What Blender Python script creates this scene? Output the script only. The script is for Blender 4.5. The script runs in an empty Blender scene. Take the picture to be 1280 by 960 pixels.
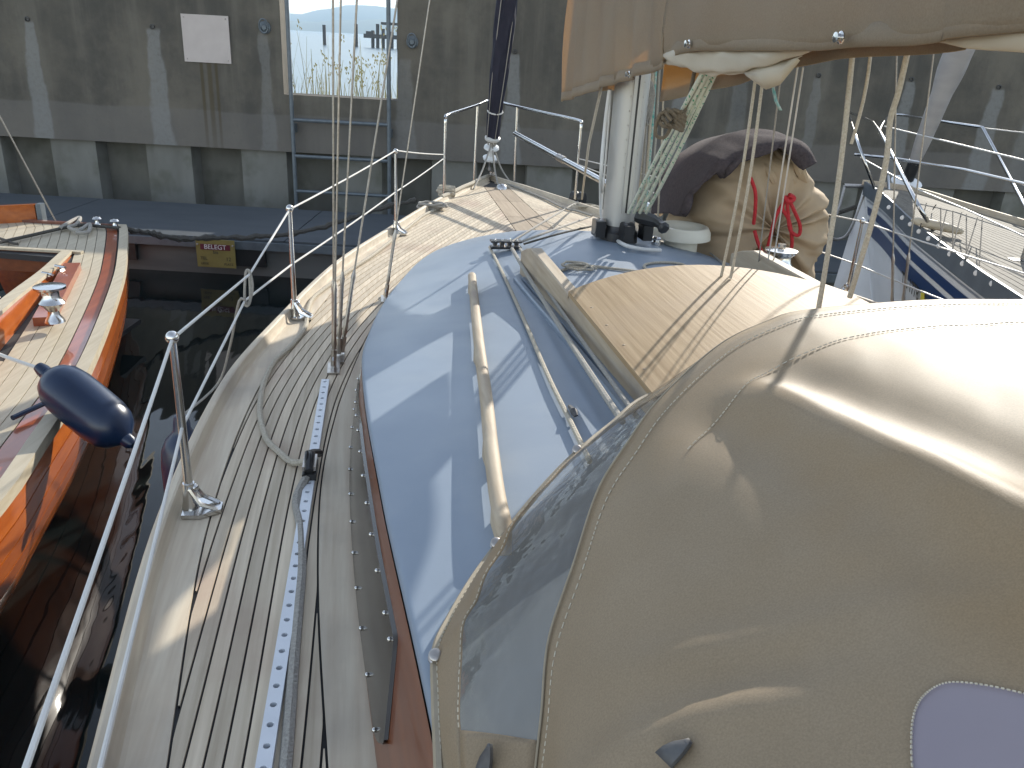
import bpy, math, random
from mathutils import Vector as V, Matrix, noise
random.seed(7)
S = bpy.context.scene
COL = S.collection
R = math.radians
# ------------------------------------------------------------------ camera
F_PX, CX, CY = 1035.0, 640.0, 480.0
ROLL, CAM_H = R(3.2), 1.3
PITCH = R(22.447)
fw = V((0, math.cos(PITCH), -math.sin(PITCH)))
r0 = V((1, 0, 0)); u0 = r0.cross(fw)
rt = r0*math.cos(ROLL)+u0*math.sin(ROLL)
up = u0*math.cos(ROLL)-r0*math.sin(ROLL)
EYE = V((0, 0, CAM_H))
cd = bpy.data.cameras.new('camera'); cd.sensor_width = 36; cd.lens = 36*F_PX/1280
cd.clip_start = .05; cd.clip_end = 20000
cam = bpy.data.objects.new('camera', cd); COL.objects.link(cam)
m = Matrix((rt, up, -fw)).transposed().to_4x4(); m.translation = EYE
cam.matrix_world = m
S.camera = cam
# ------------------------------------------------------------------ sky, sun, exposure
HEAD = R(11.1)                       # the yacht points 11 degrees left of the view
SUN_EL, SUN_AZ = R(22.8), R(38)-HEAD   # azimuth to the right of +Y
SUN = V((math.sin(SUN_AZ)*math.cos(SUN_EL), math.cos(SUN_AZ)*math.cos(SUN_EL), math.sin(SUN_EL)))
w = bpy.data.worlds.new('World'); S.world = w; w.use_nodes = True
nt = w.node_tree; bg = nt.nodes['Background']
sk = nt.nodes.new('ShaderNodeTexSky'); sk.sky_type = 'NISHITA'; sk.sun_disc = False
sk.sun_elevation = SUN_EL; sk.sun_rotation = SUN_AZ
sk.air_density = 1.0; sk.dust_density = .25; sk.ozone_density = 1.0
hsv = nt.nodes.new('ShaderNodeHueSaturation'); hsv.inputs['Saturation'].default_value = .56      # thin summer haze
nt.links.new(sk.outputs[0], hsv.inputs['Color']); nt.links.new(hsv.outputs[0], bg.inputs[0]); bg.inputs[1].default_value = .122
sl = bpy.data.lights.new('sun', 'SUN'); sl.energy = 2.9; sl.angle = R(.53); sl.color = (1, .94, .83)
so = bpy.data.objects.new('sun', sl); COL.objects.link(so)
so.rotation_euler = SUN.to_track_quat('Z', 'Y').to_euler()
S.view_settings.view_transform = 'Standard'; S.view_settings.look = 'None'
S.view_settings.exposure = 1.45; S.view_settings.gamma = 1

# ------------------------------------------------------------------ yacht frame
M0 = V((0.57-0.9716*.17, 4.96-0.2365*.17, 0))
FWD = V((-math.sin(HEAD), math.cos(HEAD), 0)); STB = V((math.cos(HEAD), math.sin(HEAD), 0))
def B(u, v, z): return M0+FWD*u+STB*v+V((0, 0, z))
def uvz(p): d = p-M0; return d.dot(FWD), d.dot(STB), p.z
def ray(x, y): return (fw*F_PX+rt*(x-CX)+up*(CY-y)).normalized()
def PZ(x, y, z): r = ray(x, y); return EYE+r*((z-CAM_H)/r.z)          # survey point on a level plane
def PYY(x, y, Y): r = ray(x, y); return EYE+r*(Y/r.y)                  # ... on a plane parallel to the wall
def PU(x, y, u): r = ray(x, y); return EYE+r*((u-(EYE-M0).dot(FWD))/r.dot(FWD))
def PV(x, y, v): r = ray(x, y); return EYE+r*((v-(EYE-M0).dot(STB))/r.dot(STB))
def tab(pts):
    xs = [p[0] for p in pts]; ys = [p[1] for p in pts]; n = len(pts)
    ms = []
    for i in range(n):
        a = max(i-1, 0); b = min(i+1, n-1); ms.append((ys[b]-ys[a])/(xs[b]-xs[a]))
    def f(x):
        if x <= xs[0]: return ys[0]
        if x >= xs[-1]: return ys[-1]
        i = 0
        while xs[i+1] < x: i += 1
        h = xs[i+1]-xs[i]; t = (x-xs[i])/h
        return ((2*t**3-3*t*t+1)*ys[i]+(t**3-2*t*t+t)*h*ms[i]+(-2*t**3+3*t*t)*ys[i+1]+(t**3-t*t)*h*ms[i+1])
    return f
def cr(pts, n=6):
    P = [V(p) for p in pts]; out = []
    for i in range(len(P)-1):
        a = P[max(i-1, 0)]; b = P[i]; c = P[i+1]; d = P[min(i+2, len(P)-1)]
        for k in range(n):
            t = k/n
            out.append(.5*((2*b)+(c-a)*t+(2*a-5*b+4*c-d)*t*t+(3*b-a-3*c+d)*t**3))
    out.append(P[-1]); return out
def frange(a, b, n): return [a+(b-a)*i/(n-1) for i in range(n)]

# ------------------------------------------------------------------ materials
MATS = {}
def mat(name, col, col2=None, scale=(6, 6, 6), rough=.5, bump=0, bscale=None, metal=0, spec=.5, rnd=0, coat=0, trans=0, tcol=None, detail=5,
        rvar=0, aniso=None, wear=None, wscale=1.5, sheen=0):
    mt = bpy.data.materials.new(name); mt.use_nodes = True; t = mt.node_tree; N = t.nodes; L = t.links
    b = N['Principled BSDF']; out = N['Material Output']
    b.inputs['Roughness'].default_value = rough; b.inputs['Metallic'].default_value = metal
    b.inputs['Specular IOR Level'].default_value = spec
    b.inputs['Coat Weight'].default_value = coat; b.inputs['Coat Roughness'].default_value = .06
    if sheen: b.inputs['Sheen Weight'].default_value = sheen
    tc = N.new('ShaderNodeTexCoord'); mp = N.new('ShaderNodeMapping'); mp.inputs['Scale'].default_value = scale
    L.new(tc.outputs['Object'], mp.inputs[0])
    src = mp.outputs[0]
    if rnd:
        oi = N.new('ShaderNodeObjectInfo'); ad = N.new('ShaderNodeVectorMath'); ad.operation = 'ADD'
        cx = N.new('ShaderNodeCombineXYZ'); mu = N.new('ShaderNodeMath'); mu.operation = 'MULTIPLY'; mu.inputs[1].default_value = 50
        L.new(oi.outputs['Random'], mu.inputs[0])
        for i in range(3): L.new(mu.outputs[0], cx.inputs[i])
        L.new(src, ad.inputs[0]); L.new(cx.outputs[0], ad.inputs[1]); src = ad.outputs[0]
    nz = N.new('ShaderNodeTexNoise'); nz.inputs['Scale'].default_value = 1; nz.inputs['Detail'].default_value = detail
    L.new(src, nz.inputs['Vector'])
    rp = N.new('ShaderNodeMapRange'); rp.inputs[1].default_value = .3; rp.inputs[2].default_value = .7; L.new(nz.outputs['Fac'], rp.inputs[0])
    mx = N.new('ShaderNodeMix'); mx.data_type = 'RGBA'
    mx.inputs[6].default_value = (*col, 1); mx.inputs[7].default_value = (*(col2 or col), 1)
    L.new(rp.outputs[0], mx.inputs[0]); cout = mx.outputs[2]
    if wear:
        n2 = N.new('ShaderNodeTexNoise'); n2.inputs['Scale'].default_value = wscale; n2.inputs['Detail'].default_value = 6
        L.new(tc.outputs['Object'], n2.inputs['Vector'])
        r2 = N.new('ShaderNodeMapRange'); r2.inputs[1].default_value = .5; r2.inputs[2].default_value = .75; L.new(n2.outputs['Fac'], r2.inputs[0])
        m2 = N.new('ShaderNodeMix'); m2.data_type = 'RGBA'; m2.inputs[7].default_value = (*wear, 1)
        L.new(r2.outputs[0], m2.inputs[0]); L.new(cout, m2.inputs[6]); cout = m2.outputs[2]
    if rnd:
        hs = N.new('ShaderNodeHueSaturation'); L.new(cout, hs.inputs['Color'])
        mr = N.new('ShaderNodeMapRange'); mr.inputs[3].default_value = 1-rnd; mr.inputs[4].default_value = 1+rnd
        L.new(oi.outputs['Random'], mr.inputs[0]); L.new(mr.outputs[0], hs.inputs['Value']); cout = hs.outputs[0]
    L.new(cout, b.inputs['Base Color'])
    if rvar:
        rr = N.new('ShaderNodeMapRange'); rr.inputs[3].default_value = rough-rvar; rr.inputs[4].default_value = rough+rvar
        L.new(nz.outputs['Fac'], rr.inputs[0]); L.new(rr.outputs[0], b.inputs['Roughness'])
    if bump:
        bp = N.new('ShaderNodeBump'); bp.inputs['Strength'].default_value = bump; bp.inputs['Distance'].default_value = .01
        if bscale:
            nb = N.new('ShaderNodeTexNoise'); nb.inputs['Scale'].default_value = 1; nb.inputs['Detail'].default_value = 3
            m3 = N.new('ShaderNodeMapping'); m3.inputs['Scale'].default_value = bscale
            L.new(tc.outputs['Object'], m3.inputs[0]); L.new(m3.outputs[0], nb.inputs['Vector']); L.new(nb.outputs['Fac'], bp.inputs['Height'])
        else: L.new(nz.outputs['Fac'], bp.inputs['Height'])
        L.new(bp.outputs[0], b.inputs['Normal'])
    if trans:
        tr = N.new('ShaderNodeBsdfTranslucent'); (L.new(cout, tr.inputs[0]) if not tcol else setattr(tr.inputs[0], 'default_value', (*tcol, 1))); ms = N.new('ShaderNodeMixShader'); ms.inputs[0].default_value = trans
        L.new(b.outputs[0], ms.inputs[1]); L.new(tr.outputs[0], ms.inputs[2]); L.new(ms.outputs[0], out.inputs[0])
    MATS[name] = mt; return mt
TEAK = mat('teak_weathered', (.60, .515, .395), (.45, .375, .275), (60, 2.2, 60), .7, .15, rnd=.14, wear=(.40, .30, .23), wscale=2.2, spec=.3)
TEAKL = mat('teak_bare', (.61, .535, .415), (.50, .415, .31), (50, 3, 50), .62, .12, rnd=.05, wear=(.36, .31, .25), wscale=2.5, spec=.35)
TEAKR = mat('teak_rail', (.45, .38, .285), (.35, .28, .20), (50, 3, 50), .65, .12, rnd=.05, wear=(.30, .25, .20), wscale=4, spec=.3)
TEAKD = mat('teak_king', (.36, .285, .205), (.28, .215, .15), (50, 3, 50), .7, .1, rnd=.12, spec=.3)
TEAKG = mat('teak_grey', (.23, .21, .175), (.16, .145, .12), (30, 30, 30), .8, .1, rnd=.15, spec=.2)
CAULK = mat('black_caulk', (.018, .018, .02), (.03, .03, .03), rough=.7)
PLY = mat('teak_veneer', (.40, .295, .18), (.28, .195, .11), (70, 2.0, 70), .62, .15, detail=7, wear=(.34, .25, .16), wscale=3, spec=.12)
MAHOG = mat('mahogany', (.21, .070, .028), (.135, .042, .018), (14, 1.2, 22), .3, .03, coat=.4)
VARN = mat('varnished_mahogany', (.46, .12, .015), (.32, .07, .008), (20, 1.2, 26), .28, .02, coat=.9, rnd=.08)
VARND = mat('dark_mahogany', (.17, .045, .022), (.11, .028, .014), (20, 1.5, 26), .35, coat=.6)
CREAM = mat('pale_deck_wood', (.50, .44, .33), (.41, .35, .25), (40, 3, 40), .5, .06, rnd=.06, spec=.35)
ROOF = mat('pale_blue_paint', (.225, .27, .33), (.205, .25, .31), (3, 3, 3), .42, .015, bscale=(90, 90, 90), rvar=.1, spec=.35, wear=(.25, .29, .34), wscale=3.5)
WHITE = mat('white_paint', (.74, .75, .75), (.69, .70, .70), (3, 3, 3), .35)
GRP = mat('hull_white', (.76, .77, .78), (.70, .71, .72), (2, 2, 5), .22, coat=.3)
NAVYP = mat('navy_stripe', (.018, .045, .13), rough=.3)
GREYP = mat('grey_stripe', (.22, .24, .28), rough=.35)
SMOKE = mat('smoked_acrylic', (.034, .028, .023), (.045, .038, .03), rough=.16, spec=.6)
STEEL = mat('stainless', (.62, .61, .59), (.55, .54, .53), (20, 20, 20), .17, metal=1)
STEELB = mat('brushed_steel', (.45, .42, .39), (.36, .33, .30), (60, 60, 60), .35, metal=1)
WIRE = mat('rigging_wire', (.40, .36, .31), (.28, .25, .21), (80, 80, 80), .42, metal=.7)
COATW = mat('white_coated_wire', (.62, .61, .58), (.54, .53, .5), (9, 9, 9), .45)
ALU = mat('anodised_mast', (.44, .43, .40), (.38, .37, .345), (4, 4, 1), .42, metal=.35, bump=.02)
ALUW = mat('white_track', (.66, .69, .73), (.6, .63, .67), (9, 9, 9), .4)
BLACK = mat('black_plastic', (.014, .014, .015), (.025, .025, .026), (9, 9, 9), .4)
ROPE = mat('pale_rope', (.50, .45, .36), (.36, .32, .25), (150, 150, 150), .85, .6)
ROPEG = mat('grey_rope', (.36, .34, .30), (.26, .245, .22), (150, 150, 150), .85, .6)
ROPED = mat('dark_rope', (.045, .042, .038), (.09, .083, .07), (90, 90, 90), .9, .6)
ROPEB = mat('brown_rope', (.17, .135, .09), (.11, .088, .06), (120, 120, 120), .9, .6)
TEAL = mat('teal_rope', (.05, .33, .30), (.5, .5, .45), (70, 70, 70), .8, .4)
REDR = mat('red_rope', (.50, .018, .022), (.34, .012, .016), (120, 120, 120), .75, .5)
GREENF = mat('green_fleck_rope', (.58, .58, .47), (.52, .55, .44), (65, 65, 40), .8, .3, detail=1)
HOOD = mat('sprayhood_canvas', (.275, .216, .148), (.25, .192, .126), (5, 5, 5), .55, .14, bscale=(800, 800, 800), spec=.19, wear=(.262, .186, .105), wscale=2.4)
HOODE = mat('sprayhood_edging', (.34, .29, .21), (.29, .245, .175), (40, 40, 40), .6, .1)
THREAD = mat('seam_thread', (.55, .50, .40), (.4, .36, .28), (200, 200, 200), .7)
COVER = mat('sail_cover_canvas', (.325, .275, .205), (.285, .235, .17), (3, 3, 1.2), .8, .12, bscale=(300, 300, 300), spec=.2, trans=.30, tcol=(.80, .50, .12))
def weave(mt, sc, amt):
    t = mt.node_tree; N = t.nodes; L = t.links; b = N['Principled BSDF']; tc = N.new('ShaderNodeTexCoord'); n = N.new('ShaderNodeTexNoise')
    n.inputs['Scale'].default_value = sc; n.inputs['Detail'].default_value = 2; L.new(tc.outputs['Object'], n.inputs['Vector'])
    r = N.new('ShaderNodeMapRange'); r.inputs[1].default_value = .3; r.inputs[2].default_value = .7; r.inputs[3].default_value = 1-amt; r.inputs[4].default_value = 1+amt
    h = N.new('ShaderNodeHueSaturation'); old = b.inputs['Base Color'].links[0].from_socket; L.new(n.outputs['Fac'], r.inputs[0]); L.new(r.outputs[0], h.inputs['Value'])
    L.new(old, h.inputs['Color']); L.new(h.outputs[0], b.inputs['Base Color'])
weave(HOOD, 380, .09); weave(COVER, 200, .12)
SAIL = mat('sailcloth', (.66, .60, .48), (.58, .52, .41), (4, 4, 4), .6, .06, trans=.3)
SPRUCE = mat('varnished_spruce', (.55, .27, .055), (.45, .20, .035), (1, 1, 1), .3, coat=.7)
NAVY = mat('navy_canvas', (.014, .015, .028), (.026, .026, .042), (14, 14, 5), .75, .2, spec=.3)
FEND = mat('navy_vinyl', (.004, .014, .042), (.007, .02, .055), (5, 5, 5), .3, .02, bscale=(30, 30, 30), spec=.5)
def fleck(mt):
    t = mt.node_tree; N = t.nodes; L = t.links; b = N['Principled BSDF']
    tc = N.new('ShaderNodeTexCoord'); v = N.new('ShaderNodeTexVoronoi'); mp = N.new('ShaderNodeMapping'); mp.inputs['Scale'].default_value = (60, 60, 26)
    L.new(tc.outputs['Object'], mp.inputs[0]); L.new(mp.outputs[0], v.inputs['Vector']); v.inputs['Scale'].default_value = 1
    r = N.new('ShaderNodeMapRange'); r.inputs[1].default_value = .30; r.inputs[2].default_value = .24; L.new(v.outputs['Distance'], r.inputs[0])
    m_ = N.new('ShaderNodeMix'); m_.data_type = 'RGBA'; m_.inputs[7].default_value = (.06, .27, .15, 1)
    old = b.inputs['Base Color'].links[0].from_socket; L.new(old, m_.inputs[6]); L.new(r.outputs[0], m_.inputs[0]); L.new(m_.outputs[2], b.inputs['Base Color'])
fleck(GREENF)
TAN = mat('tan_canvas', (.44, .335, .22), (.37, .275, .175), (4, 4, 4), .85, .35, bscale=(11, 11, 16), spec=.15)
TOWEL = mat('grey_towel', (.085, .068, .068), (.055, .045, .047), (60, 60, 60), 1, .6, bscale=(160, 160, 160), spec=.1)
VENT = mat('cream_plastic', (.62, .59, .49), (.56, .53, .44), (5, 5, 5), .45)
PONT = mat('pontoon_deck', (.062, .072, .082), (.047, .057, .067), (2, 5, 5), .7, .1, wear=(.06, .07, .08), wscale=1.2)
PONTS = mat('pontoon_side', (.15, .15, .14), (.10, .10, .095), (1, 1, 6), .8, .2)
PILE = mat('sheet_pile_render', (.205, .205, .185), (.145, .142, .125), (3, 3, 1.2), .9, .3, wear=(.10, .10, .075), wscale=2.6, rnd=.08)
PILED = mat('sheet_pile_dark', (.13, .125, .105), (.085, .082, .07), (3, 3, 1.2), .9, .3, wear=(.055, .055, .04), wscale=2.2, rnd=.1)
GALV = mat('galvanised', (.15, .175, .195), (.11, .13, .145), (12, 12, 12), .55, metal=.4)
BOARD = mat('white_board', (.50, .45, .42), (.45, .40, .375), (6, 6, 6), .75)
YEL = mat('sign_yellow', (.27, .215, .06), (.22, .175, .05), (9, 9, 9), .6)
MAROON = mat('sign_maroon', (.13, .012, .025), rough=.6)
PRINTW = mat('print_white', (.75, .73, .7), rough=.6)
PRINTK = mat('print_dark', (.05, .045, .03), rough=.7)
YELT = mat('yellow_tag', (.6, .5, .05), rough=.6)
REED = mat('reed', (.20, .20, .08), (.30, .26, .14), (3, 3, 3), .8, trans=.3)
BANK = mat('bank_soil', (.20, .17, .11), (.12, .11, .06), (3, 3, 3), .95, .4)
WOODP = mat('jetty_wood', (.06, .05, .045), (.04, .034, .03), (2, 2, 2), .9)
HILLM = mat('hill_forest', (.05, .075, .045), (.07, .09, .05), (.004, .004, .01), .95)
LAVP = mat('lavender_vinyl', (.27, .235, .262), (.24, .21, .24), (4, 4, 4), .3, .05, bscale=(8, 8, 8))
LEATH = mat('dark_leather', (.06, .06, .065), (.10, .10, .10), (40, 40, 40), .65, .2)

def vinyl_mat():
    mt = bpy.data.materials.new('clear_vinyl'); mt.use_nodes = True; t = mt.node_tree; N = t.nodes; L = t.links
    b = N['Principled BSDF']; b.inputs['Base Color'].default_value = (.27, .25, .22, 1); b.inputs['Roughness'].default_value = .05
    b.inputs['Specular IOR Level'].default_value = .8
    tr = N.new('ShaderNodeBsdfTransparent'); tr.inputs[0].default_value = (.86, .87, .86, 1)
    ms = N.new('ShaderNodeMixShader'); ms.inputs[0].default_value = .38
    nz = N.new('ShaderNodeTexNoise'); nz.inputs['Scale'].default_value = 11; nz.inputs['Detail'].default_value = 3
    tc = N.new('ShaderNodeTexCoord'); L.new(tc.outputs['Object'], nz.inputs['Vector'])
    bp = N.new('ShaderNodeBump'); bp.inputs['Strength'].default_value = .6; bp.inputs['Distance'].default_value = .03
    L.new(nz.outputs['Fac'], bp.inputs['Height']); L.new(bp.outputs[0], b.inputs['Normal'])
    L.new(tr.outputs[0], ms.inputs[1]); L.new(b.outputs[0], ms.inputs[2]); L.new(ms.outputs[0], N['Material Output'].inputs[0])
    return mt
VINYL = vinyl_mat()

def water_mat():
    mt = bpy.data.materials.new('harbour_water'); mt.use_nodes = True; t = mt.node_tree; N = t.nodes; L = t.links
    b = N['Principled BSDF']; b.inputs['Base Color'].default_value = (.006, .009, .009, 1); b.inputs['Roughness'].default_value = .03
    b.inputs['IOR'].default_value = 1.333
    tc = N.new('ShaderNodeTexCoord'); mp = N.new('ShaderNodeMapping'); mp.inputs['Rotation'].default_value = (0, 0, R(-62)); mp.inputs['Scale'].default_value = (1, .28, 1)
    L.new(tc.outputs['Object'], mp.inputs[0])
    n1 = N.new('ShaderNodeTexNoise'); n1.inputs['Scale'].default_value = 7; n1.inputs['Detail'].default_value = 1.5; L.new(mp.outputs[0], n1.inputs['Vector'])
    n2 = N.new('ShaderNodeTexNoise'); n2.inputs['Scale'].default_value = .9; n2.inputs['Detail'].default_value = 2; L.new(tc.outputs['Object'], n2.inputs['Vector'])
    wv = N.new('ShaderNodeTexWave'); wv.inputs['Scale'].default_value = 2.3; wv.inputs['Distortion'].default_value = 1.2; wv.inputs['Detail'].default_value = 1
    m2 = N.new('ShaderNodeMapping'); m2.inputs['Rotation'].default_value = (0, 0, R(-16)); L.new(tc.outputs['Object'], m2.inputs[0]); L.new(m2.outputs[0], wv.inputs['Vector'])
    ad = N.new('ShaderNodeMath'); ad.operation = 'MULTIPLY_ADD'; ad.inputs[1].default_value = .5
    L.new(n2.outputs['Fac'], ad.inputs[0])
    a2 = N.new('ShaderNodeMath'); a2.operation = 'MULTIPLY_ADD'; a2.inputs[1].default_value = .45; L.new(wv.outputs['Fac'], a2.inputs[0]); L.new(n1.outputs['Fac'], a2.inputs[2]); L.new(a2.outputs[0], ad.inputs[2])
    bp = N.new('ShaderNodeBump'); bp.inputs['Strength'].default_value = .12; bp.inputs['Distance'].default_value = .02
    L.new(ad.outputs[0], bp.inputs['Height']); L.new(bp.outputs[0], b.inputs['Normal'])
    return mt
WATER = water_mat()
LAKE = mat('lake_water', (.03, .075, .10), (.025, .065, .09), (.05, .3, 1), .30, .05, spec=.5)

def concrete_mat(streaks, rust):
    """weathered concrete; pale lime streaks run down from the weep holes, brown ones from under the board"""
    mt = bpy.data.materials.new('stained_concrete'); mt.use_nodes = True; t = mt.node_tree; N = t.nodes; L = t.links
    b = N['Principled BSDF']; b.inputs['Roughness'].default_value = .9; b.inputs['Specular IOR Level'].default_value = .2
    tc = N.new('ShaderNodeTexCoord'); sx = N.new('ShaderNodeSeparateXYZ'); L.new(tc.outputs['Object'], sx.inputs[0])
    streaks = [(a, z-WZ, c_, d_) for a, z, c_, d_ in streaks]; rust = [(a, z-WZ, c_) for a, z, c_ in rust]     # heights above the water
    def noise(scale, detail=6):
        mp = N.new('ShaderNodeMapping'); mp.inputs['Scale'].default_value = scale; L.new(tc.outputs['Object'], mp.inputs[0])
        n = N.new('ShaderNodeTexNoise'); n.inputs['Scale'].default_value = 1; n.inputs['Detail'].default_value = detail; n.inputs['Roughness'].default_value = .65; L.new(mp.outputs[0], n.inputs['Vector']); return n.outputs['Fac']
    def mth(op, a, bb=None, c=None):
        n = N.new('ShaderNodeMath'); n.operation = op
        for i, q in enumerate((a, bb, c)):
            if q is None: continue
            if hasattr(q, 'is_linked'): L.new(q, n.inputs[i])
            else: n.inputs[i].default_value = q
        return n.outputs[0]
    def rng(a, lo, hi, x=0, y=1):
        n = N.new('ShaderNodeMapRange'); n.interpolation_type = 'SMOOTHSTEP'; L.new(a, n.inputs[0])
        for i, q in enumerate((lo, hi, x, y)): n.inputs[i+1].default_value = q
        return n.outputs[0]
    def mix(f, a, bb):
        n = N.new('ShaderNodeMix'); n.data_type = 'RGBA'
        if hasattr(f, 'is_linked'): L.new(f, n.inputs[0])
        else: n.inputs[0].default_value = f
        for i, q in ((6, a), (7, bb)):
            if hasattr(q, 'is_linked'): L.new(q, n.inputs[i])
            else: n.inputs[i].default_value = (*q, 1)
        return n.outputs[2]
    big = noise((.5, .5, .55)); dr = noise((3.2, 3.2, .22)); fine = noise((18, 18, 18)); med = noise((1.4, 1.4, 1.1))
    c = mix(rng(big, .35, .65), (.078, .073, .063), (.145, .130, .105))
    c = mix(rng(dr, .42, .7, 0, .6), c, (.16, .147, .122))
    c = mix(rng(med, .45, .72, 0, .6), c, (.052, .051, .048))
    # the cast joint: a browner band at the bottom
    c = mix(rng(mth('MULTIPLY_ADD', med, .10, sx.outputs[2]), 1.62, 1.58, 0, .55), c, (.155, .145, .135))
    wob = mth('MULTIPLY_ADD', noise((2, 2, 1.4), 3), .22, -.11)
    for x, z0, wd, k in streaks:
        xx = mth('ABSOLUTE', mth('SUBTRACT', mth('ADD', sx.outputs[0], wob), x))
        wz = mth('MULTIPLY_ADD', mth('SUBTRACT', z0, sx.outputs[2]), .05, wd)
        mk = mth('MULTIPLY', rng(mth('DIVIDE', xx, wz), 1.15, .75), rng(sx.outputs[2], z0+.02, z0-.04))
        mk = mth('MULTIPLY', mk, rng(fine, .25, .6, .55, 1))
        c = mix(mth('MULTIPLY', mk, k), c, (.235, .24, .235))
    for x, z0, wd in rust:
        xx = mth('ABSOLUTE', mth('SUBTRACT', sx.outputs[0], x))
        mk = mth('MULTIPLY', rng(xx, wd, wd*.3), mth('MULTIPLY', rng(sx.outputs[2], z0+.02, z0-.02), rng(sx.outputs[2], z0-1.5, z0-.3, .2, 1)))
        c = mix(mth('MULTIPLY', mk, .7), c, (.075, .058, .03))
    c = mix(rng(fine, .55, .8, 0, .3), c, (.05, .055, .055))
    L.new(c, b.inputs['Base Color'])
    bp = N.new('ShaderNodeBump'); bp.inputs['Strength'].default_value = .25; bp.inputs['Distance'].default_value = .02
    L.new(fine, bp.inputs['Height']); L.new(bp.outputs[0], b.inputs['Normal'])
    return mt

# ------------------------------------------------------------------ mesh collector
INV = {}
class G:
    def __init__(s): s.v = []; s.f = []
    def add(s, vs, fs):
        o = len(s.v); s.v += [V(p) for p in vs]; s.f += [tuple(i+o for i in f) for f in fs]; return s
    def box(s, c, d, ax=None):
        c = V(c); X, Y, Z = ax or (V((1, 0, 0)), V((0, 1, 0)), V((0, 0, 1)))
        vs = [c+X*(d[0]/2*i)+Y*(d[1]/2*j)+Z*(d[2]/2*k) for k in (-1, 1) for j in (-1, 1) for i in (-1, 1)]
        return s.add(vs, [(0, 2, 3, 1), (4, 5, 7, 6), (0, 1, 5, 4), (2, 6, 7, 3), (0, 4, 6, 2), (1, 3, 7, 5)])
    def grid(s, rows, cu=False, cv=False):
        n = len(rows[0]); m_ = len(rows); fs = []
        for i in range(m_ if cu else m_-1):
            for j in range(n if cv else n-1):
                a = i*n+j; b = i*n+(j+1) % n; c = ((i+1) % m_)*n+(j+1) % n; d = ((i+1) % m_)*n+j
                fs.append((a, b, c, d))
        return s.add([p for r in rows for p in r], fs)
    def tube(s, pts, r, n=8, closed=False, flat=1.0):
        P = [V(p) for p in pts]; k = len(P); rs = r if isinstance(r, (list, tuple)) else [r]*k
        T = []
        for i in range(k):
            a = P[(i-1) % k] if closed or i else P[0]; b = P[(i+1) % k] if closed or i < k-1 else P[-1]
            d = b-a; T.append(d.normalized() if d.length > 1e-9 else V((0, 0, 1)))
        nrm = T[0].cross(V((0, 0, 1)))
        if nrm.length < 1e-3: nrm = T[0].cross(V((0, 1, 0)))
        nrm.normalize(); rows = []
        for i in range(k):
            nrm = (nrm-T[i]*nrm.dot(T[i])).normalized(); bn = T[i].cross(nrm)
            rows.append([P[i]+nrm*(rs[i]*math.cos(2*math.pi*j/n))+bn*(rs[i]*flat*math.sin(2*math.pi*j/n)) for j in range(n)])
        o = len(s.v); s.grid(rows, cu=closed, cv=True)
        if not closed:
            s.f.append(tuple(o+j for j in reversed(range(n)))); s.f.append(tuple(o+(k-1)*n+j for j in range(n)))
        return s
    def lathe(s, prof, o, ax=(0, 0, 1), n=16):
        o = V(o); A = V(ax).normalized(); X = A.cross(V((0, 1, 0)))
        if X.length < .1: X = A.cross(V((1, 0, 0)))
        X.normalize(); Y = A.cross(X)
        rows = [[o+A*h+X*(r*math.cos(2*math.pi*j/n))+Y*(r*math.sin(2*math.pi*j/n)) for j in range(n)] for r, h in prof]
        q = len(s.v); s.grid(rows, cv=True)
        if prof[0][0] > 1e-4: s.f.append(tuple(q+j for j in reversed(range(n))))
        if prof[-1][0] > 1e-4: s.f.append(tuple(q+(len(prof)-1)*n+j for j in range(n)))
        return s
    def ball(s, c, r, n=12, sc=1.0):
        return s.lathe([(max(r*math.sin(math.pi*i/8), 1e-5), -r*sc*math.cos(math.pi*i/8)) for i in range(9)], c, n=n)
    def prism(s, pts, ext):
        P = [V(p) for p in pts]; e = V(ext); n = len(P)
        return s.add(P+[p+e for p in P], [tuple(reversed(range(n))), tuple(range(n, 2*n))]+[(i, (i+1) % n, n+(i+1) % n, n+i) for i in range(n)])
    def build(s, name, mt, parent=None, loc=None, smooth=True, ang=40, thick=0, label=None):
        inv = INV[parent.as_pointer()] if parent else Matrix.Translation(-V(loc or (0, 0, 0)))
        me = bpy.data.meshes.new(name); me.from_pydata([inv @ p for p in s.v], [], s.f); me.update()
        bmt = mt if isinstance(mt, (list, tuple)) else [mt]
        for q in bmt: me.materials.append(q)
        if smooth:
            me.shade_smooth(); me.set_sharp_from_angle(angle=R(ang))
        o = bpy.data.objects.new(name, me); COL.objects.link(o)
        if parent: o.parent = parent; INV[o.as_pointer()] = inv
        else: o.location = loc or (0, 0, 0); INV[o.as_pointer()] = inv
        if thick:
            sd = o.modifiers.new('cloth', 'SOLIDIFY'); sd.thickness = thick; sd.offset = 0
        if label: o['label'] = label
        return o
def thing(name, label, cat, loc, rz=0, group=None):
    o = bpy.data.objects.new(name, None); COL.objects.link(o); o.location = loc; o.rotation_euler = (0, 0, rz)
    o.empty_display_size = .1
    INV[o.as_pointer()] = (Matrix.Translation(V(loc)) @ Matrix.Rotation(rz, 4, 'Z')).inverted()
    o['label'] = label; o['category'] = cat
    if group: o['group'] = group
    return o
def tag(o, label, cat, group=None, kind=None):
    o['label'] = label; o['category'] = cat
    if group: o['group'] = group
    if kind: o['kind'] = kind
    return o
def struct(o, kind='structure'): o['kind'] = kind; return o
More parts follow.
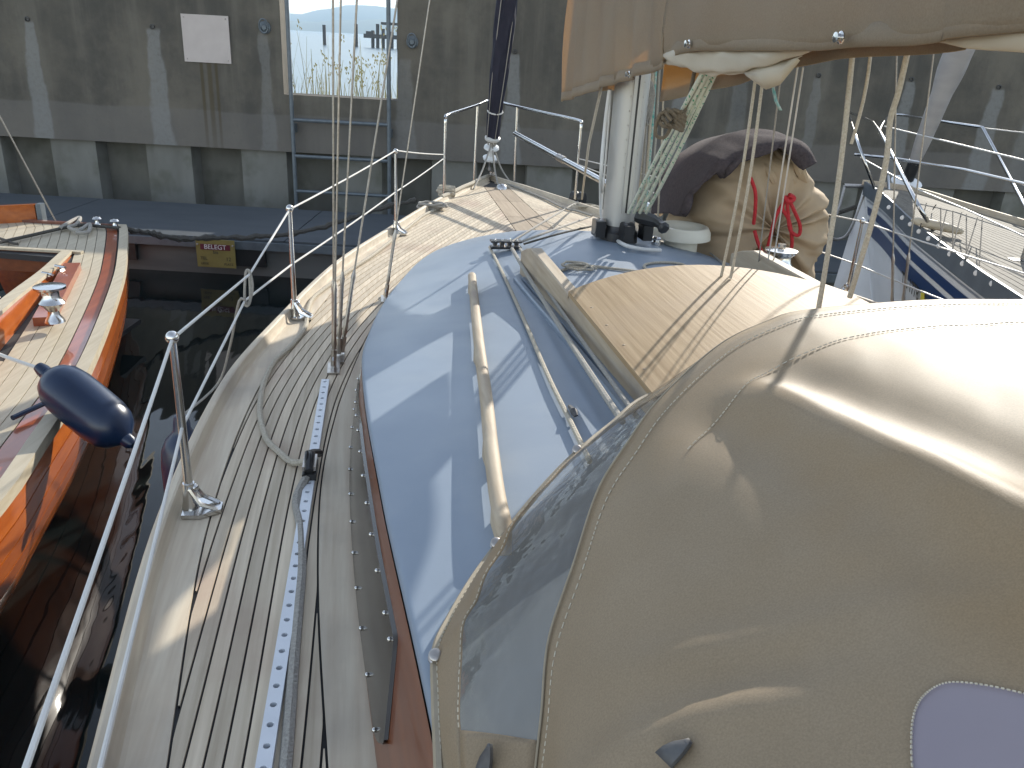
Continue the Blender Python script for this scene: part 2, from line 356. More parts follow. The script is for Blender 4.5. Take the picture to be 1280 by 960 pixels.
def text(name, body, size, mt, parent, origin, xdir, ydir, ext=.001, align='CENTER'):
    cu = bpy.data.curves.new(name, 'FONT'); cu.body = body; cu.size = size; cu.extrude = ext; cu.align_x = align; cu.align_y = 'CENTER'
    cu.materials.append(mt)
    o = bpy.data.objects.new(name, cu); COL.objects.link(o)
    X = V(xdir).normalized(); Y = V(ydir); Y = (Y-X*Y.dot(X)).normalized(); Z = X.cross(Y)
    mm = Matrix((X, Y, Z)).transposed().to_4x4(); mm.translation = V(origin)
    dg = bpy.context.evaluated_depsgraph_get(); me = bpy.data.meshes.new_from_object(o.evaluated_get(dg)); bpy.data.objects.remove(o)
    me.transform(INV[parent.as_pointer()] @ mm); o = bpy.data.objects.new(name, me); COL.objects.link(o); o.parent = parent; o['kind'] = 'stuff'
    return o

# ================================================================== SETTING
WZ = -1.4
WALL_Y = 12.5
def hill(ya, h0, ph):
    g = G(); rows = []
    for y, k in ((ya, 0), (ya+120, .55), (ya+300, 1), (ya+700, .5)):
        rows.append([V((x, y, WZ-1+k*h0*(.75+.25*math.sin(x*.0031+ph)+.1*math.sin(x*.013+ph*2)+.03*math.sin(x*.05+y)))) for x in range(-3200, 1601, 60)])
    g.grid(rows); struct(g.build('hill', HILLM))
hill(2300, 62, .6); hill(3300, 120, 2.3)
# water: one sheet to the far shore
ys = [-8]+[-4+i*1.0 for i in range(18)]+[14.8]
xs = [-4000, -800, -150, -40]+[-14+i*1.0 for i in range(28)]+[40, 150, 800, 2200]
struct(G().grid([[V((x, y, WZ)) for x in xs] for y in ys]).build('water', WATER, smooth=True))
struct(G().grid([[V((x, y, WZ)) for x in xs] for y in (14.8, 30, 60, 150, 400, 1200, 4200)]).build('lake', LAKE, smooth=True))

# ---- harbour wall
XL, XR, XO0, XO1 = -14.0, 15.0, -3.50, -1.87
SILL, WTOP, WBOT = .43, 1.965, -.37
holes = [(-9.0, 1.2), (-7.05, 1.22), (-5.30, 1.21), (-3.75, 1.26), (-.22, 1.15), (2.2, 1.12), (4.06, 1.06), (5.36, 1.08), (6.60, 1.04), (8.1, 1.05)]
CONC = concrete_mat([(x, z, .055+.02*(i*7 % 3), .62 if i % 3 else .38) for i, (x, z) in enumerate(holes)]+[(-1.75, 1.0, .09, .35), (3.0, 1.5, .07, .3), (7.2, 1.4, .08, .3)],
                    [(-4.66, .80, .035), (-4.55, .80, .05), (-4.45, .80, .03), (3.55, -.1, .03)])
wall = thing('harbour_wall', 'stained grey concrete harbour wall across the back, with a tall slot open to the lake', 'wall', (0, WALL_Y, WZ))
def panel(x0, x1, z0, z1):
    g = G(); T = .42
    g.box(((x0+x1)/2, WALL_Y+T/2, (z0+z1)/2), (x1-x0, T, z1-z0)); g.build('concrete_panel', CONC, wall, smooth=False)
CONC2 = CONC
panel(XL, XO0, WBOT, WTOP); panel(XO1, XR, WBOT, WTOP); panel(XO0, XO1, WBOT, SILL)
for x, z in holes:
    g = G().lathe([(.032, 0), (.034, .02), (.022, .022), (.02, .006), (.001, .005)], (x, WALL_Y+.002, z+.02), (0, -1, 0), 10); g.build('weep_hole', BLACK, wall)
# sheet piles under the cap, alternating proud and recessed
for i in range(-10, 21):
    x = -7.05+i*1.42*.5*1.0
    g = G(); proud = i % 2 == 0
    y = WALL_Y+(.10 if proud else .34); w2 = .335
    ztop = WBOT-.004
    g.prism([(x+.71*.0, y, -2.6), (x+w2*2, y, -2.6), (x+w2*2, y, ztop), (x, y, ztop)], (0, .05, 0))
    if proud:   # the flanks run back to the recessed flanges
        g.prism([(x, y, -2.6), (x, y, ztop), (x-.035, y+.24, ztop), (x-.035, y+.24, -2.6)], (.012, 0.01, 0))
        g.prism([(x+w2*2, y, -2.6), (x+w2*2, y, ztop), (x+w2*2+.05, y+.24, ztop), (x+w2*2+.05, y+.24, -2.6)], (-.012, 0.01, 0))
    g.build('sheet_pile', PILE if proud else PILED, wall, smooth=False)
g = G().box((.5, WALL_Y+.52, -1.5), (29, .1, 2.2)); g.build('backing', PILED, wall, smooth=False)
# mooring brackets on both sides of the opening
for x, z in ((-3.72, 1.30), (-1.66, 1.22)):
    t = thing('mooring_ring', 'grey mooring ring bolted to the wall %s of the open slot' % ('on the left' if x < -3 else 'on the right'), 'mooring ring', (x, WALL_Y, z), group='mooring rings beside the slot')
    G().lathe([(.085, 0), (.085, .02), (.05, .03), (.03, .05), (.001, .05)], (x, WALL_Y, z), (0, -1, 0), 12).build('plate', GALV, t)
    G().tube([V((x+.06*math.sin(a), WALL_Y-.06-.02*math.cos(a), z+.02+.09*math.cos(a))) for a in frange(0, 2*math.pi, 17)[:-1]], .012, 6, closed=True).build('ring', GALV, t)
# ladder
lad = thing('wall_ladder', 'grey steel wall ladder in front of the open slot', 'ladder', (-2.7, WALL_Y, WZ))
for x in (-3.36, -1.97):
    G().tube([(x, WALL_Y-.14, -1.7), (x, WALL_Y-.14, 2.3)], .03, 10).build('rail', GALV, lad)
    G().box((x, WALL_Y-.07, -.02), (.06, .14, .12)).build('bracket', GALV, lad, smooth=False)
for k in range(4):
    z = .10-.505*k
    G().tube([(-3.36, WALL_Y-.14, z), (-1.97, WALL_Y-.14, z)], .026, 8).build('rung', GALV, lad)
# blank board
bd = thing('blank_board', 'blank white square board screwed to the concrete wall', 'board', (-4.55, WALL_Y, .82))
G().box((-4.55, WALL_Y-.013, 1.11), (.66, .02, .62)).build('panel', BOARD, bd, smooth=False)
for dx in (-.29, .29):
    for dz in (-.27, .27): G().ball((-4.55+dx, WALL_Y-.024, 1.11+dz), .010, 8).build('screw', STEELB, bd)
# pontoon along the wall
pon = thing('mooring_pontoon', 'long low grey pontoon floating along the foot of the wall', 'pontoon', (0, 10.4, WZ))
PZT = -.95; PF, PB = 9.35, 11.2
for i in range(-4, 5):
    x0 = i*3.0+.3
    G().box((x0+1.5, (PF+PB)/2, PZT-.05), (2.985, PB-PF, .1)).build('deck_slab', PONT, pon, smooth=False)
g = G().box((.3+1.5, (PF+PB)/2+.03, -1.3), (26.5, PB-PF-.1, .6)); g.build('float', PONTS, pon, smooth=False)
G().box((1.8, PF-.02, PZT-.07), (26.4, .05, .09)).build('rubbing_strip', GALV, pon, smooth=False)
for x in (-4.6, -3.1, -.4, 2.6): G().box((x, PF+.02, -1.17), (.34, .06, .2)).build('fender_pad', BLACK, pon, smooth=False)
# berth sign on the chain
sg = thing('berth_sign', 'yellow BELEGT sign hanging on a dark rope at the pontoon edge', 'sign', (-3.3, 9.2, -1.28))
c = PYY(270, 317, 9.22)
G().box(c, (.44, .012, .32)).build('plate', YEL, sg, smooth=False)
G().box(c+V((0, -.008, .075)), (.34, .006, .065)).build('header', MAROON, sg, smooth=False)
FX, FZ = (1, 0, 0), (0, 0, 1)
text('lettering', 'BELEGT', .075, PRINTW, sg, c+V((0, -.0125, .075)), FX, FZ)
text('lettering', 'bis', .055, PRINTK, sg, c+V((0, -.0075, .015)), FX, FZ)
text('lettering', 'TEL', .05, PRINTK, sg, c+V((-.14, -.0075, -.06)), FX, FZ)
text('lettering', '12', .06, PRINTK, sg, c+V((.14, -.0075, -.06)), FX, FZ)
text('lettering', 'LIEGE', .036, PRINTK, sg, c+V((-.135, -.0075, -.12)), FX, FZ)
text('lettering', 'PLATZ', .036, PRINTK, sg, c+V((.14, -.0075, -.12)), FX, FZ)
for dx in (-.2, .2): G().ball(c+V((dx, -.008, .1)), .012, 8).build('eyelet', STEELB, sg)
# heavy dark mooring rope with weed along the pontoon edge
pts = [PZ(x, y, z) for x, y, z in ((150, 285, -.62), (185, 291, -.72), (220, 298, -.80), (262, 298, -.84), (320, 296, -.84), (380, 290, -.80), (430, 276, -.7), (470, 262, -.6), (520, 250, -.5))]
pp = cr(pts, 10); random.seed(3)
pp = [p+V((0, 0, random.uniform(-.012, .012))) for p in pp]
o = G().tube(pp, [.022+.022*abs(math.sin(i*.37))*random.random() for i in range(len(pp))], 7).build('mooring_line', ROPED, loc=pts[0]); tag(o, 'dark weedy mooring line strung along the front of the pontoon', 'rope')
# reeds, bank behind wall
random.seed(11)
struct(G().grid([[V((x, y, z+.1*math.sin(x*1.7))) for x in frange(-9, 4, 27)] for y, z in ((12.95, -.2), (14.0, -.1), (15.5, -.5), (17, -1.6))]).build('bank', BANK))
g = G()
for i in range(420):
    x = random.uniform(-6, -.2); y = random.uniform(13.1, 16.2); h = random.uniform(.35, 1.0)*(1.25 if random.random() < .25 else .8)
    a = random.uniform(0, 6.28); l = random.uniform(.05, .35); b = V((x, y, -.3)); n = V((math.cos(a+1.57), math.sin(a+1.57), 0))
    wd = random.uniform(.006, .014); P = [b+V((math.cos(a)*l*t*t, math.sin(a)*l*t*t, (h+.4)*t)) for t in (0, .4, .75, 1)]
    g.grid([[p-n*wd*(1-.8*i_/3), p+n*wd*(1-.8*i_/3)] for i_, p in enumerate(P)])
    if random.random() < .3:
        q = P[-1]
        for k in range(6):
            d = V((random.uniform(-.05, .05), random.uniform(-.05, .05), random.uniform(-.02, .12))); g.add([q+d, q+d+V((.018, 0, .03)), q+d+V((-.01, .01, .05))], [(0, 1, 2)])
struct(g.build('reeds', REED, smooth=False), 'stuff')
# far jetty
JY = 186
jt = thing('far_jetty', 'dark timber jetty on piles far out on the lake', 'jetty', PYY(475, 52, JY))
def jp(x, y): return PYY(x, y, JY)
for x, yt in ((405, 31), (445, 30), (466, 38), (472, 30), (479, 36), (490, 40), (498, 36)):
    tp = jp(x, yt); G().tube([V((tp.x, JY, WZ-1)), V((tp.x, JY, tp.z))], .36, 7).build('pile', WOODP, jt)
a, b = jp(456, 45), jp(505, 47); G().box(((a.x+b.x)/2, JY+.6, (a.z+b.z)/2), (b.x-a.x, 4, .8)).build('deck', WOODP, jt, smooth=False)
a, b = jp(477, 29), jp(505, 31); G().box(((a.x+b.x)/2, JY+.6, (a.z+b.z)/2), (b.x-a.x, 3, .5)).build('beam', WOODP, jt, smooth=False)
G().box((jp(463, 42).x, JY, jp(463, 43).z), (1.5, 2, 1.2)).build('hut', WOODP, jt, smooth=False)

# ================================================================== THE YACHT
yacht = thing('sailing_yacht', 'teak decked sailing yacht with pale blue coachroof filling the middle of the picture', 'sailboat', M0+V((0, 0, WZ)), HEAD)
HEEL = .03
def zd(v): return -HEEL*max(0, v+1.4)
toe_o = tab([(-6.5, -1.35), (-4.6, -1.75), (-3.53, -1.845), (-2.64, -1.905), (-1.67, -1.87), (-.94, -1.74), (.09, -1.5), (1.02, -1.185), (2.26, -.74), (3.3, -.31), (3.85, -.06), (3.97, -.005)])
def slope(f, u): return (f(u+.02)-f(u-.02))/.04
def off(f, u, d): return f(u)+d*math.sqrt(1+slope(f, u)**2)
def cover_in(u): return min(off(toe_o, u, .125 if u < -1 else max(.085, .125-.02*(u+1))), -.02)
cb = tab([(-6.5, -1.0), (-4.6, -1.25), (-3.55, -1.33), (-2.98, -1.37), (-2.4, -1.385), (-1.9, -1.365), (-1.61, -1.335), (-1, -1.25), (-.43, -1.125), (.16, -.96), (.52, -.80), (.86, -.58), (1.1, -.38), (1.25, -.22), (1.33, -.06), (1.345, 0)])
marg_w = tab([(-5, .085), (-2.6, .09), (-1.8, .07), (-.6, .045), (0.2, .02)])
Rf = tab([(-5, -1.585), (-3.5, -1.545), (-2.46, -1.525), (-1.7, -1.47), (-.9, -1.31), (0, -1.02), (1, -.62), (2, -.18), (2.9, .24), (3.9, .7)])
US = [-5.2+.1*i for i in range(92)]
def sy(v, s): return v if s < 0 else -v
# hull
g = G()
for s in (-1, 1):
    rows = []
    for u in US+[3.97]:
        vo = toe_o(u); k = max(0, u/3.97); row = []
        for t, sc in ((0, 1), (.12, 1.012), (.35, 1.0), (.6, .95), (.85, .84), (1.1, .6), (1.4, .25)):
            row.append(B(u-1.5*t*k*k, sy(vo*sc, s), zd(sy(vo, s))-.012-t*1.4))
        rows.append(row)
    g.grid(rows)
g.build('hull', GRP, yacht)
# caulk bed under the planks, then planks
g = G(); g.grid([[B(u, v, zd(v)-.004) for v in (off(toe_o, u, .02), off(toe_o, u, .02)*.5, 0, -off(toe_o, u, .02)*.5, -off(toe_o, u, .02))] for u in US if u < 3.9]); g.build('caulking', CAULK, yacht)
SP = .0365; GAP = .0052
def inner(u):
    if u < 1.3: return max(-2, cb(u)-marg_w(u)*1.0)
    return -.165+.02*(u-1.3)
for s in (-1, 1):
    for k in range(-12, 23):
        segs = []; cur = []
        for u in [-5.2+.03*i for i in range(305)]:
            lo = Rf(u)-(k+1)*SP+GAP/2; hi = Rf(u)-k*SP-GAP/2
            lo = max(lo, cover_in(u)+GAP); hi = min(hi, inner(u)-GAP)
            if hi-lo > .0008 and u < 3.5: cur.append((u, lo, hi))
            else:
                if len(cur) > 2: segs.append(cur)
                cur = []
        if len(cur) > 2: segs.append(cur)
        if not segs: continue
        for sg_ in segs:
            rows = []
            for u, lo, hi in sg_:
                lo, hi = sy(lo, s), sy(hi, s)
                rows.append([B(u, lo, zd(lo)-.004), B(u, lo, zd(lo)+.002), B(u, hi, zd(hi)+.002), B(u, hi, zd(hi)-.004)])
            G().grid(rows).build('deck_plank', TEAK, yacht, ang=20)
    # covering board, margin board
    for nm, fa, fb, ua, ub, mt in (('covering_board', lambda u: off(toe_o, u, .03), cover_in, -5.2, 3.75, TEAKL),
                                   ('margin_board', lambda u: cb(u)-marg_w(u), lambda u: cb(u)+.01, -5.2, .7, TEAKL)):
        rows = []
        for u in frange(ua, ub, 70):
            lo, hi = sy(fa(u), s), sy(fb(u), s)
            rows.append([B(u, lo, zd(lo)-.004), B(u, lo, zd(lo)+.0035), B(u, hi, zd(hi)+.0035), B(u, hi, zd(hi)-.004)])
        G().grid(rows).build(nm, mt, yacht, ang=20)
    # toe rail
    rows = []
    for u in frange(-5.2, 3.95, 90):
        row = []
        for d, z in ((-.006, -.03), (-.006, .036), (.0, .048), (.006, .052), (.022, .052), (.028, .048), (.036, .012), (.040, .006), (.052, .003)):
            v = sy(min(off(toe_o, u, d), -.002), s); row.append(B(u, v, zd(v)+z))
        rows.append(row)
    G().grid(rows).build('toe_rail', TEAKL, yacht, ang=24)
# king plank boards between nibs
for a, b in ((1.3, 2.0), (2.0, 2.7), (2.7, 3.45)):
    for s in (-1, 1):
        hw = lambda u: min(.165-.02*(u-1.3), -toe_o(u)-.09) if True else 0
        g = G(); rows = []
        for u in frange(a+.003, b-.003, 8):
            v0, v1 = s*.003, s*max(.02, hw(u))
            rows.append([B(u, v0, zd(v0)-.004), B(u, v0, zd(v0)+.002), B(u, v1, zd(v1)+.002), B(u, v1, zd(v1)-.004)])
        g.grid(rows); g.build('king_plank', TEAKD, yacht, ang=20)

# coachroof
h_e = tab([(-5.2, .33), (-3.65, .31), (-2, .225), (-1, .135), (0, .085), (.6, .06), (1.0, .04), (1.25, .02), (1.345, .004)])
h_c = tab([(-5.2, .09), (-2, .125), (-.8, .175), (0, .205), (.4, .155), (.8, .08), (1.345, .004)])
ins = tab([(-5.2, .075), (-3, .072), (-2.4, .055), (-1.8, .022), (-1, .006), (1.3, .0)])
def wr(u): return max(-cb(u)-ins(u), .0)
def zr(u, v):
    ww = max(wr(u), .02); s = min(1, abs(v)/ww); return h_e(u)+h_c(u)*(1-s**2.2)+zd(v)*.6
def RL(x, y, dz=0.0):
    z = .3
    for _ in range(12):
        p = PZ(x, y, z); u, v, _z = uvz(p); z = .5*z+.5*(zr(u, v)+dz)
    return PZ(x, y, z)
def DL(x, y, dz=0.0):
    z = 0
    for _ in range(6): p = PZ(x, y, z); z = zd(uvz(p)[1])+dz
    return PZ(x, y, z)
ur = frange(-5.0, 1.0, 61)+[1.06, 1.12, 1.18, 1.23, 1.27, 1.30, 1.325, 1.34]
g = G(); rows = []
for u in ur:
    ww = wr(u)+.006; e = min(.014, h_e(u)*.4); row = []; z1 = lambda s_: zr(u, s_*wr(u)*.985)
    for sd_ in (-1, 1):
        edge = [B(u, sd_*(ww-e+e*math.sin(a)), z1(sd_)-e+e*math.cos(a)) for a in frange(0, math.pi/2, 5)]+[B(u, sd_*ww, z1(sd_)-e*1.6)]
        if sd_ < 0: row += list(reversed(edge)); row += [B(u, (ww-e)*q, z1(q)) for q in frange(-.985, .985, 27)]
        else: row += edge
    rows.append(row)
g.grid(rows); g.build('coachroof', ROOF, yacht, ang=40)
def side(u, t, d=0):   # port cabin side: t 0 at the deck, 1 at the roof edge; d proud
    h = h_e(u); v = cb(u)+(ins(u)-.004)*t
    return B(u, v-d, h*t*.97+.0035)
for s in (-1, 1):
    rows = []
    for u in frange(-5.0, .9, 60):
        row = []
        for t in (-.1, 0, .35, .7, .93):
            h = h_e(u); v = cb(u)+(ins(u)-.004)*t; row.append(B(u, sy(v, s), h*t+.002+zd(sy(v, s))*.6))
        rows.append(row)
    G().grid(rows).build('cabin_side', MAHOG, yacht)
# long smoked window on the port side
lo_t = tab([(-3.57, .26), (-3.53, .15), (-3.48, .10), (-2.5, .08), (-1.5, .12)])
def hi_t(u): return .28+(.76-.28)*min(1, (u+3.57)/.12) if u < -3.45 else (.76 if u < -2.4 else .76-.45*(u+2.4)/.9)
wn = None
rows = [[side(u, lo_t(u), .001), side(u, lo_t(u), .008)]+[side(u, lo_t(u)+(hi_t(u)-lo_t(u))*q, .009) for q in (.02, .5, .98)]+[side(u, hi_t(u), .001)] for u in frange(-3.568, -3.42, 14)+frange(-3.40, -1.6, 40)]
wn = G().grid(rows).build('side_window', SMOKE, yacht)
for i in range(13):
    u = -3.50+i*.155
    for q in (.09, .9):
        if q > .5 and u < -3.44: u += .07
        G().ball(side(u, lo_t(u)+(hi_t(u)-lo_t(u))*q, .011), .0055, 8).build('screw', STEEL, wn)
# hand rail
hp = [RL(x, y, .045) for x, y in ((590, 345), (594, 385), (600, 440), (608, 500), (614, 560), (621, 615), (629, 655))]
hh = cr(hp, 8); n = len(hh)
ends = [hh[0]+V((0, 0, -.045))]+hh+[hh[-1]+FWD*-.045+V((0, 0, -.05))]
G().tube([hh[0]+FWD*.03+V((0, 0, -.035))]+hh+[hh[-1]+FWD*-.05+V((0, 0, -.045))], [.012]+[.019]*n+[.012], 12).build('hand_rail', TEAKR, yacht)
for q in (3, n//3, 2*n//3, n-4):
    p = hh[q]; G().box(p+V((0, 0, -.03)), (.03, .09, .05), (STB, FWD, V((0, 0, 1)))).build('hand_rail_foot', TEAKR, yacht, smooth=False)
hs_ = [B(u, -v, z) for u, v, z in map(uvz, hh)]
G().tube(hs_, .019, 10).build('hand_rail', TEAKR, yacht)
# hatch garage: side rails, coaming strip, cambered panel
ZR = .415
def railz(u): return .415+(.0 if u < -1 else 0)
for s in (-1, 1):
    g = G(); rows = []
    for u in frange(-.86, -3.4, 24):
        k = min(1, (-.82-u)/.16); zt = zr(u, .55)-.02+(.13-.0)*(.55+.45*k) if u > -1.2 else None
        zt = .43 if u < -1.05 else .43-.07*(u+1.05)/.2
        v = s*.545; zb_ = zr(u, .5)-.03
        rows.append([B(u, v-.028, zb_), B(u, v-.028, zt-.006), B(u, v-.022, zt), B(u, v+.022, zt), B(u, v+.028, zt-.006), B(u, v+.028, zb_)])
    g.grid(rows); a = len(g.v)-6; g.f.append((0, 1, 2, 3, 4, 5)); g.f.append(tuple(reversed(range(a, a+6)))); g.build('hatch_rail', TEAKR, yacht, ang=35)
    g = G(); rows = []
    for u in frange(-1.0, -3.4, 20):
        v = s*.60; z = zr(u, .6)
        rows.append([B(u, v-.03, z-.02), B(u, v-.03, z+.034), B(u, v-.024, z+.040), B(u, v-.006, z+.040), B(u, v-.003, z+.024), B(u, v+.006, z+.024), B(u, v+.009, z+.040), B(u, v+.026, z+.04), B(u, v+.026, z-.02)])
    g.grid(rows); g.build('hatch_runner', ROOF, yacht, ang=30)
rows = []
for u in [-1.665, -1.67]+frange(-1.69, -3.5, 20):
    row = []
    for s in frange(-1, 1, 19):
        uu = u-.16*s*s*(1 if u > -1.8 else max(0, 1-(-1.8-u)/.6)); zt = .447+.062*(1-s*s)-.002*abs(s)
        if u == -1.665: zt -= .03
        row.append(B(uu, .575*s, zt))
    row = [row[0]-V((0, 0, .018))]+row+[row[-1]-V((0, 0, .018))]
    rows.append(row)
G().grid(rows).build('hatch_panel', PLY, yacht, ang=50)
for x, y in ((729, 384), (746, 406), (765, 431), (788, 461)):
    r_ = ray(x, y); p = PZ(x, y, .452); u, v, z = uvz(p); G().ball(B(u, -.545, .4505), .006, 8, .4).build('bung', TEAKD, yacht)
# genoa track with real holes
def track(p0, p1, wd, th, npitch, name, mt):
    d = (p1-p0); ln = d.length; d.normalize(); sd = d.cross(V((0, 0, 1))).normalized(); Z = V((0, 0, 1)); g = G(); p = ln/npitch; hr = wd*.24
    ring = [(math.cos(2*math.pi*(j+.5)/8)*hr, math.sin(2*math.pi*(j+.5)/8)*hr) for j in range(8)]
    for i in range(npitch):
        c_ = p0+d*(p*(i+.5))+Z*th; hx, hy = wd/2, p/2
        out = [(hx, hy*.41), (hx*.41, hy), (-hx*.41, hy), (-hx, hy*.41), (-hx, -hy*.41), (-hx*.41, -hy), (hx*.41, -hy), (hx, -hy*.41)]
        out = [(hx, hy*.4), (hx*.4, hy), (-hx*.4, hy), (-hx, hy*.4), (-hx, -hy*.4), (-hx*.4, -hy), (hx*.4, -hy), (hx, -hy*.4)]
        pts = [c_+sd*x+d*y for x, y in out]+[c_+sd*x+d*y for x, y in ring]+[c_+sd*x+d*y-Z*th*.8 for x, y in ring]
        cor = [c_+sd*hx+d*hy, c_-sd*hx+d*hy, c_-sd*hx-d*hy, c_+sd*hx-d*hy]
        fs = [(j, (j+1) % 8, 8+(j+1) % 8, 8+j) for j in range(8)]+[(8+j, 8+(j+1) % 8, 16+(j+1) % 8, 16+j) for j in range(8)]+[(0, 24, 1), (2, 25, 3), (4, 26, 5), (6, 27, 7)]
        g.add(pts+cor, fs)
    for s in (-1, 1):
        a = p0+sd*(s*wd/2); b = p1+sd*(s*wd/2); g.add([a, b, b+Z*th, a+Z*th], [(0, 1, 2, 3)])
    a0, a1 = p0+sd*wd/2, p0-sd*wd/2
    for q in (p0, p1): g.add([q+sd*wd/2, q-sd*wd/2, q-sd*wd/2+Z*th, q+sd*wd/2+Z*th], [(0, 1, 2, 3)])
    o = g.build(name, mt, yacht, smooth=False); return o
ta, tb = DL(407, 479, .004), DL(332, 955, .004)
tdir = (tb-ta).normalized(); tb2 = ta+tdir*2.7
tr = track(ta, tb2, .031, .018, 50, 'genoa_track', ALUW)
G().box((ta+tb2)/2+V((0, 0, .002)), (.026, (tb2-ta).length-.01, .003), (tdir.cross(V((0, 0, 1))), tdir, V((0, 0, 1)))).build('track_bed', BLACK, tr, smooth=False)
# genoa car
cp = ta+tdir*((DL(378, 592, .02)-ta).dot(tdir)); ax = (tdir.cross(V((0, 0, 1))), -tdir, V((0, 0, 1)))
car = G().box(cp+V((0, 0, .028)), (.042, .10, .022), ax).build('genoa_car', BLACK, yacht, smooth=False)
sdv = tdir.cross(V((0, 0, 1)))
G().lathe([(.001, -.014), (.03, -.014), (.034, -.008), (.026, 0), (.034, .008), (.03, .014), (.001, .014)], cp+V((0, 0, .06)), sdv, 16).build('sheave', BLACK, car)
G().box(cp+V((0, 0, .055))+tdir*-.0, (.040, .085, .014), ax).build('cheek', STEELB, car, smooth=False)
G().tube(cr([cp-tdir*.10+sdv*-.02+V((0, 0, .035)), cp-tdir*.05+V((0, 0, .06)), cp+V((0, 0, .075)), cp+tdir*.05+V((0, 0, .05))], 5), .014, 8).build('cheek', BLACK, car)

# stanchions with bases
def stanchion(u, v, h, inward):
    b = B(u, v, zd(v)+.012); t = B(u, v, zd(v)+h)
    so_ = G().tube([b, b+(t-b)*.5, t], [.0125, .0115, .0095], 12).build('stanchion', STEEL, yacht)
    G().ball(t+V((0, 0, .004)), .018, 12).build('cap', STEEL, so_)
    G().tube([b+V((0, 0, -.01)), b+V((0, 0, .03)), b+V((0, 0, .085))], [.028, .02, .0165], 12).build('socket', STEEL, so_)
    sl_ = slope(toe_o, u)*(1 if v < 0 else -1); d = (FWD+STB*sl_).normalized(); inn = d.cross(V((0, 0, 1)))*(1 if v < 0 else -1)
    c_ = b+V((0, 0, -.006)); prof = [c_+d*.045-inn*.02, c_-d*.045-inn*.02, c_-d*.05+inn*.03, c_-d*.02+inn*.085, c_+d*.02+inn*.085, c_+d*.05+inn*.03]
    G().prism(prof, (0, 0, .012)).build('base_plate', STEEL, so_, smooth=False)
    for s in (-1, 1): G().tube([c_+d*.02*s+inn*.005+V((0, 0, .08)), c_+d*.026*s+inn*.03+V((0, 0, .035)), c_+d*.02*s+inn*.075+V((0, 0, .012))], .007, 6).build('gusset', STEEL, so_)
    G().ball(c_+inn*.015+V((0, 0, .075)), .013, 8).build('clamp_screw', STEEL, so_)
    return t
ST = [(-4.75, -1.66, .53), (-2.57, -1.835, .53), (-.79, -1.66, .53), (1.14, -1.09, .57)]
for u, v, h in ST: stanchion(u, v, h, 1)
sbs = uvz(PU(1078, 277, -.15)); stanchion(sbs[0], sbs[1], sbs[2]-zd(sbs[1]), 1); stanchion(-2.2, 1.80, .53, 1)
# pulpit
for s in (-1, 1):
    pts = [B(2.66, s*.60, 0), B(2.66, s*.60, .30), B(2.66, s*.60, .60)]
    arc = cr([B(2.66, s*.60, .60), B(2.665, s*.598, .655), B(2.71, s*.58, .685), B(3.2, s*.375, .70), B(3.64, s*.19, .715), B(3.95, s*.07, .73), B(4.0, 0, .732)], 6)
    G().tube(pts+arc[1:], 0.0145, 10).build('pulpit_rail', STEEL, yacht)
    G().tube([B(3.62, s*.205, 0), B(3.62, s*.195, .71)], 0.0145, 10).build('pulpit_leg', STEEL, yacht)
    for u, v in ((2.66, s*.60), (3.62, s*.205)): G().lathe([(.03, 0), (.03, .008), (.018, .012), (.016, .03)], B(u, v, zd(v)), n=12).build('pulpit_foot', STEEL, yacht)
# lifelines
up_ = [B(u, v, h) for u, v, h in ST]; pe = B(2.66, -.605, .36)
def sag(a, b, s, n=8): return [a+(b-a)*t+V((0, 0, -s*4*t*(1-t))) for t in frange(0, 1, n)]
lowp = [B(u, v, .272 if i < 3 else .29) for i, (u, v, h) in enumerate(ST)]
lash_a = PU(312, 343, uvz(up_[1]+(up_[2]-up_[1])*.62)[0]); lash_b = PU(306, 376, uvz(lash_a)[0]-.02)
for i in range(4):
    a = up_[i]; b = up_[i+1] if i < 3 else pe
    G().tube(sag(a, b, .006) if i != 1 else [a, lash_a, b], .0046, 8).build('lifeline', COATW, yacht)
    a = lowp[i]; b = lowp[i+1] if i < 3 else pe+V((0, 0, -.03))
    G().tube(sag(a, b, .006) if i != 1 else [a, lash_b, b], .0046, 8).build('lifeline', COATW, yacht)
s1 = B(*sbs[:2], sbs[2]); s2 = B(-2.2, 1.80, .53+zd(1.8)); sp = B(2.66, .605, .36)
for dz in (0, -.26):
    G().tube(sag(s1+V((0, 0, dz)), s2+V((0, 0, dz)), .01), .0045, 6).build('lifeline', COATW, yacht)
    G().tube(sag(s1+V((0, 0, dz)), sp+V((0, 0, dz*.2)), .01), .0045, 6).build('lifeline', COATW, yacht)

# mast
MU, MV = -.12, .14
MZ = zr(MU, MV)
def mast_ring(z, sc=1):
    out = []
    for j in range(24):
        a = 2*math.pi*j/24; c_, s_ = math.cos(a), math.sin(a)
        out.append(B(MU+sc*.115*math.copysign(abs(s_)**.75, s_), MV+sc*.088*math.copysign(abs(c_)**.8, c_), z))
    return out
g = G(); g.grid([mast_ring(z, sc) for z, sc in ((MZ+.02, 1), (3, 1), (9, .95), (12.5, .7))], cv=True)
mast = g.build('mast', ALU, yacht)
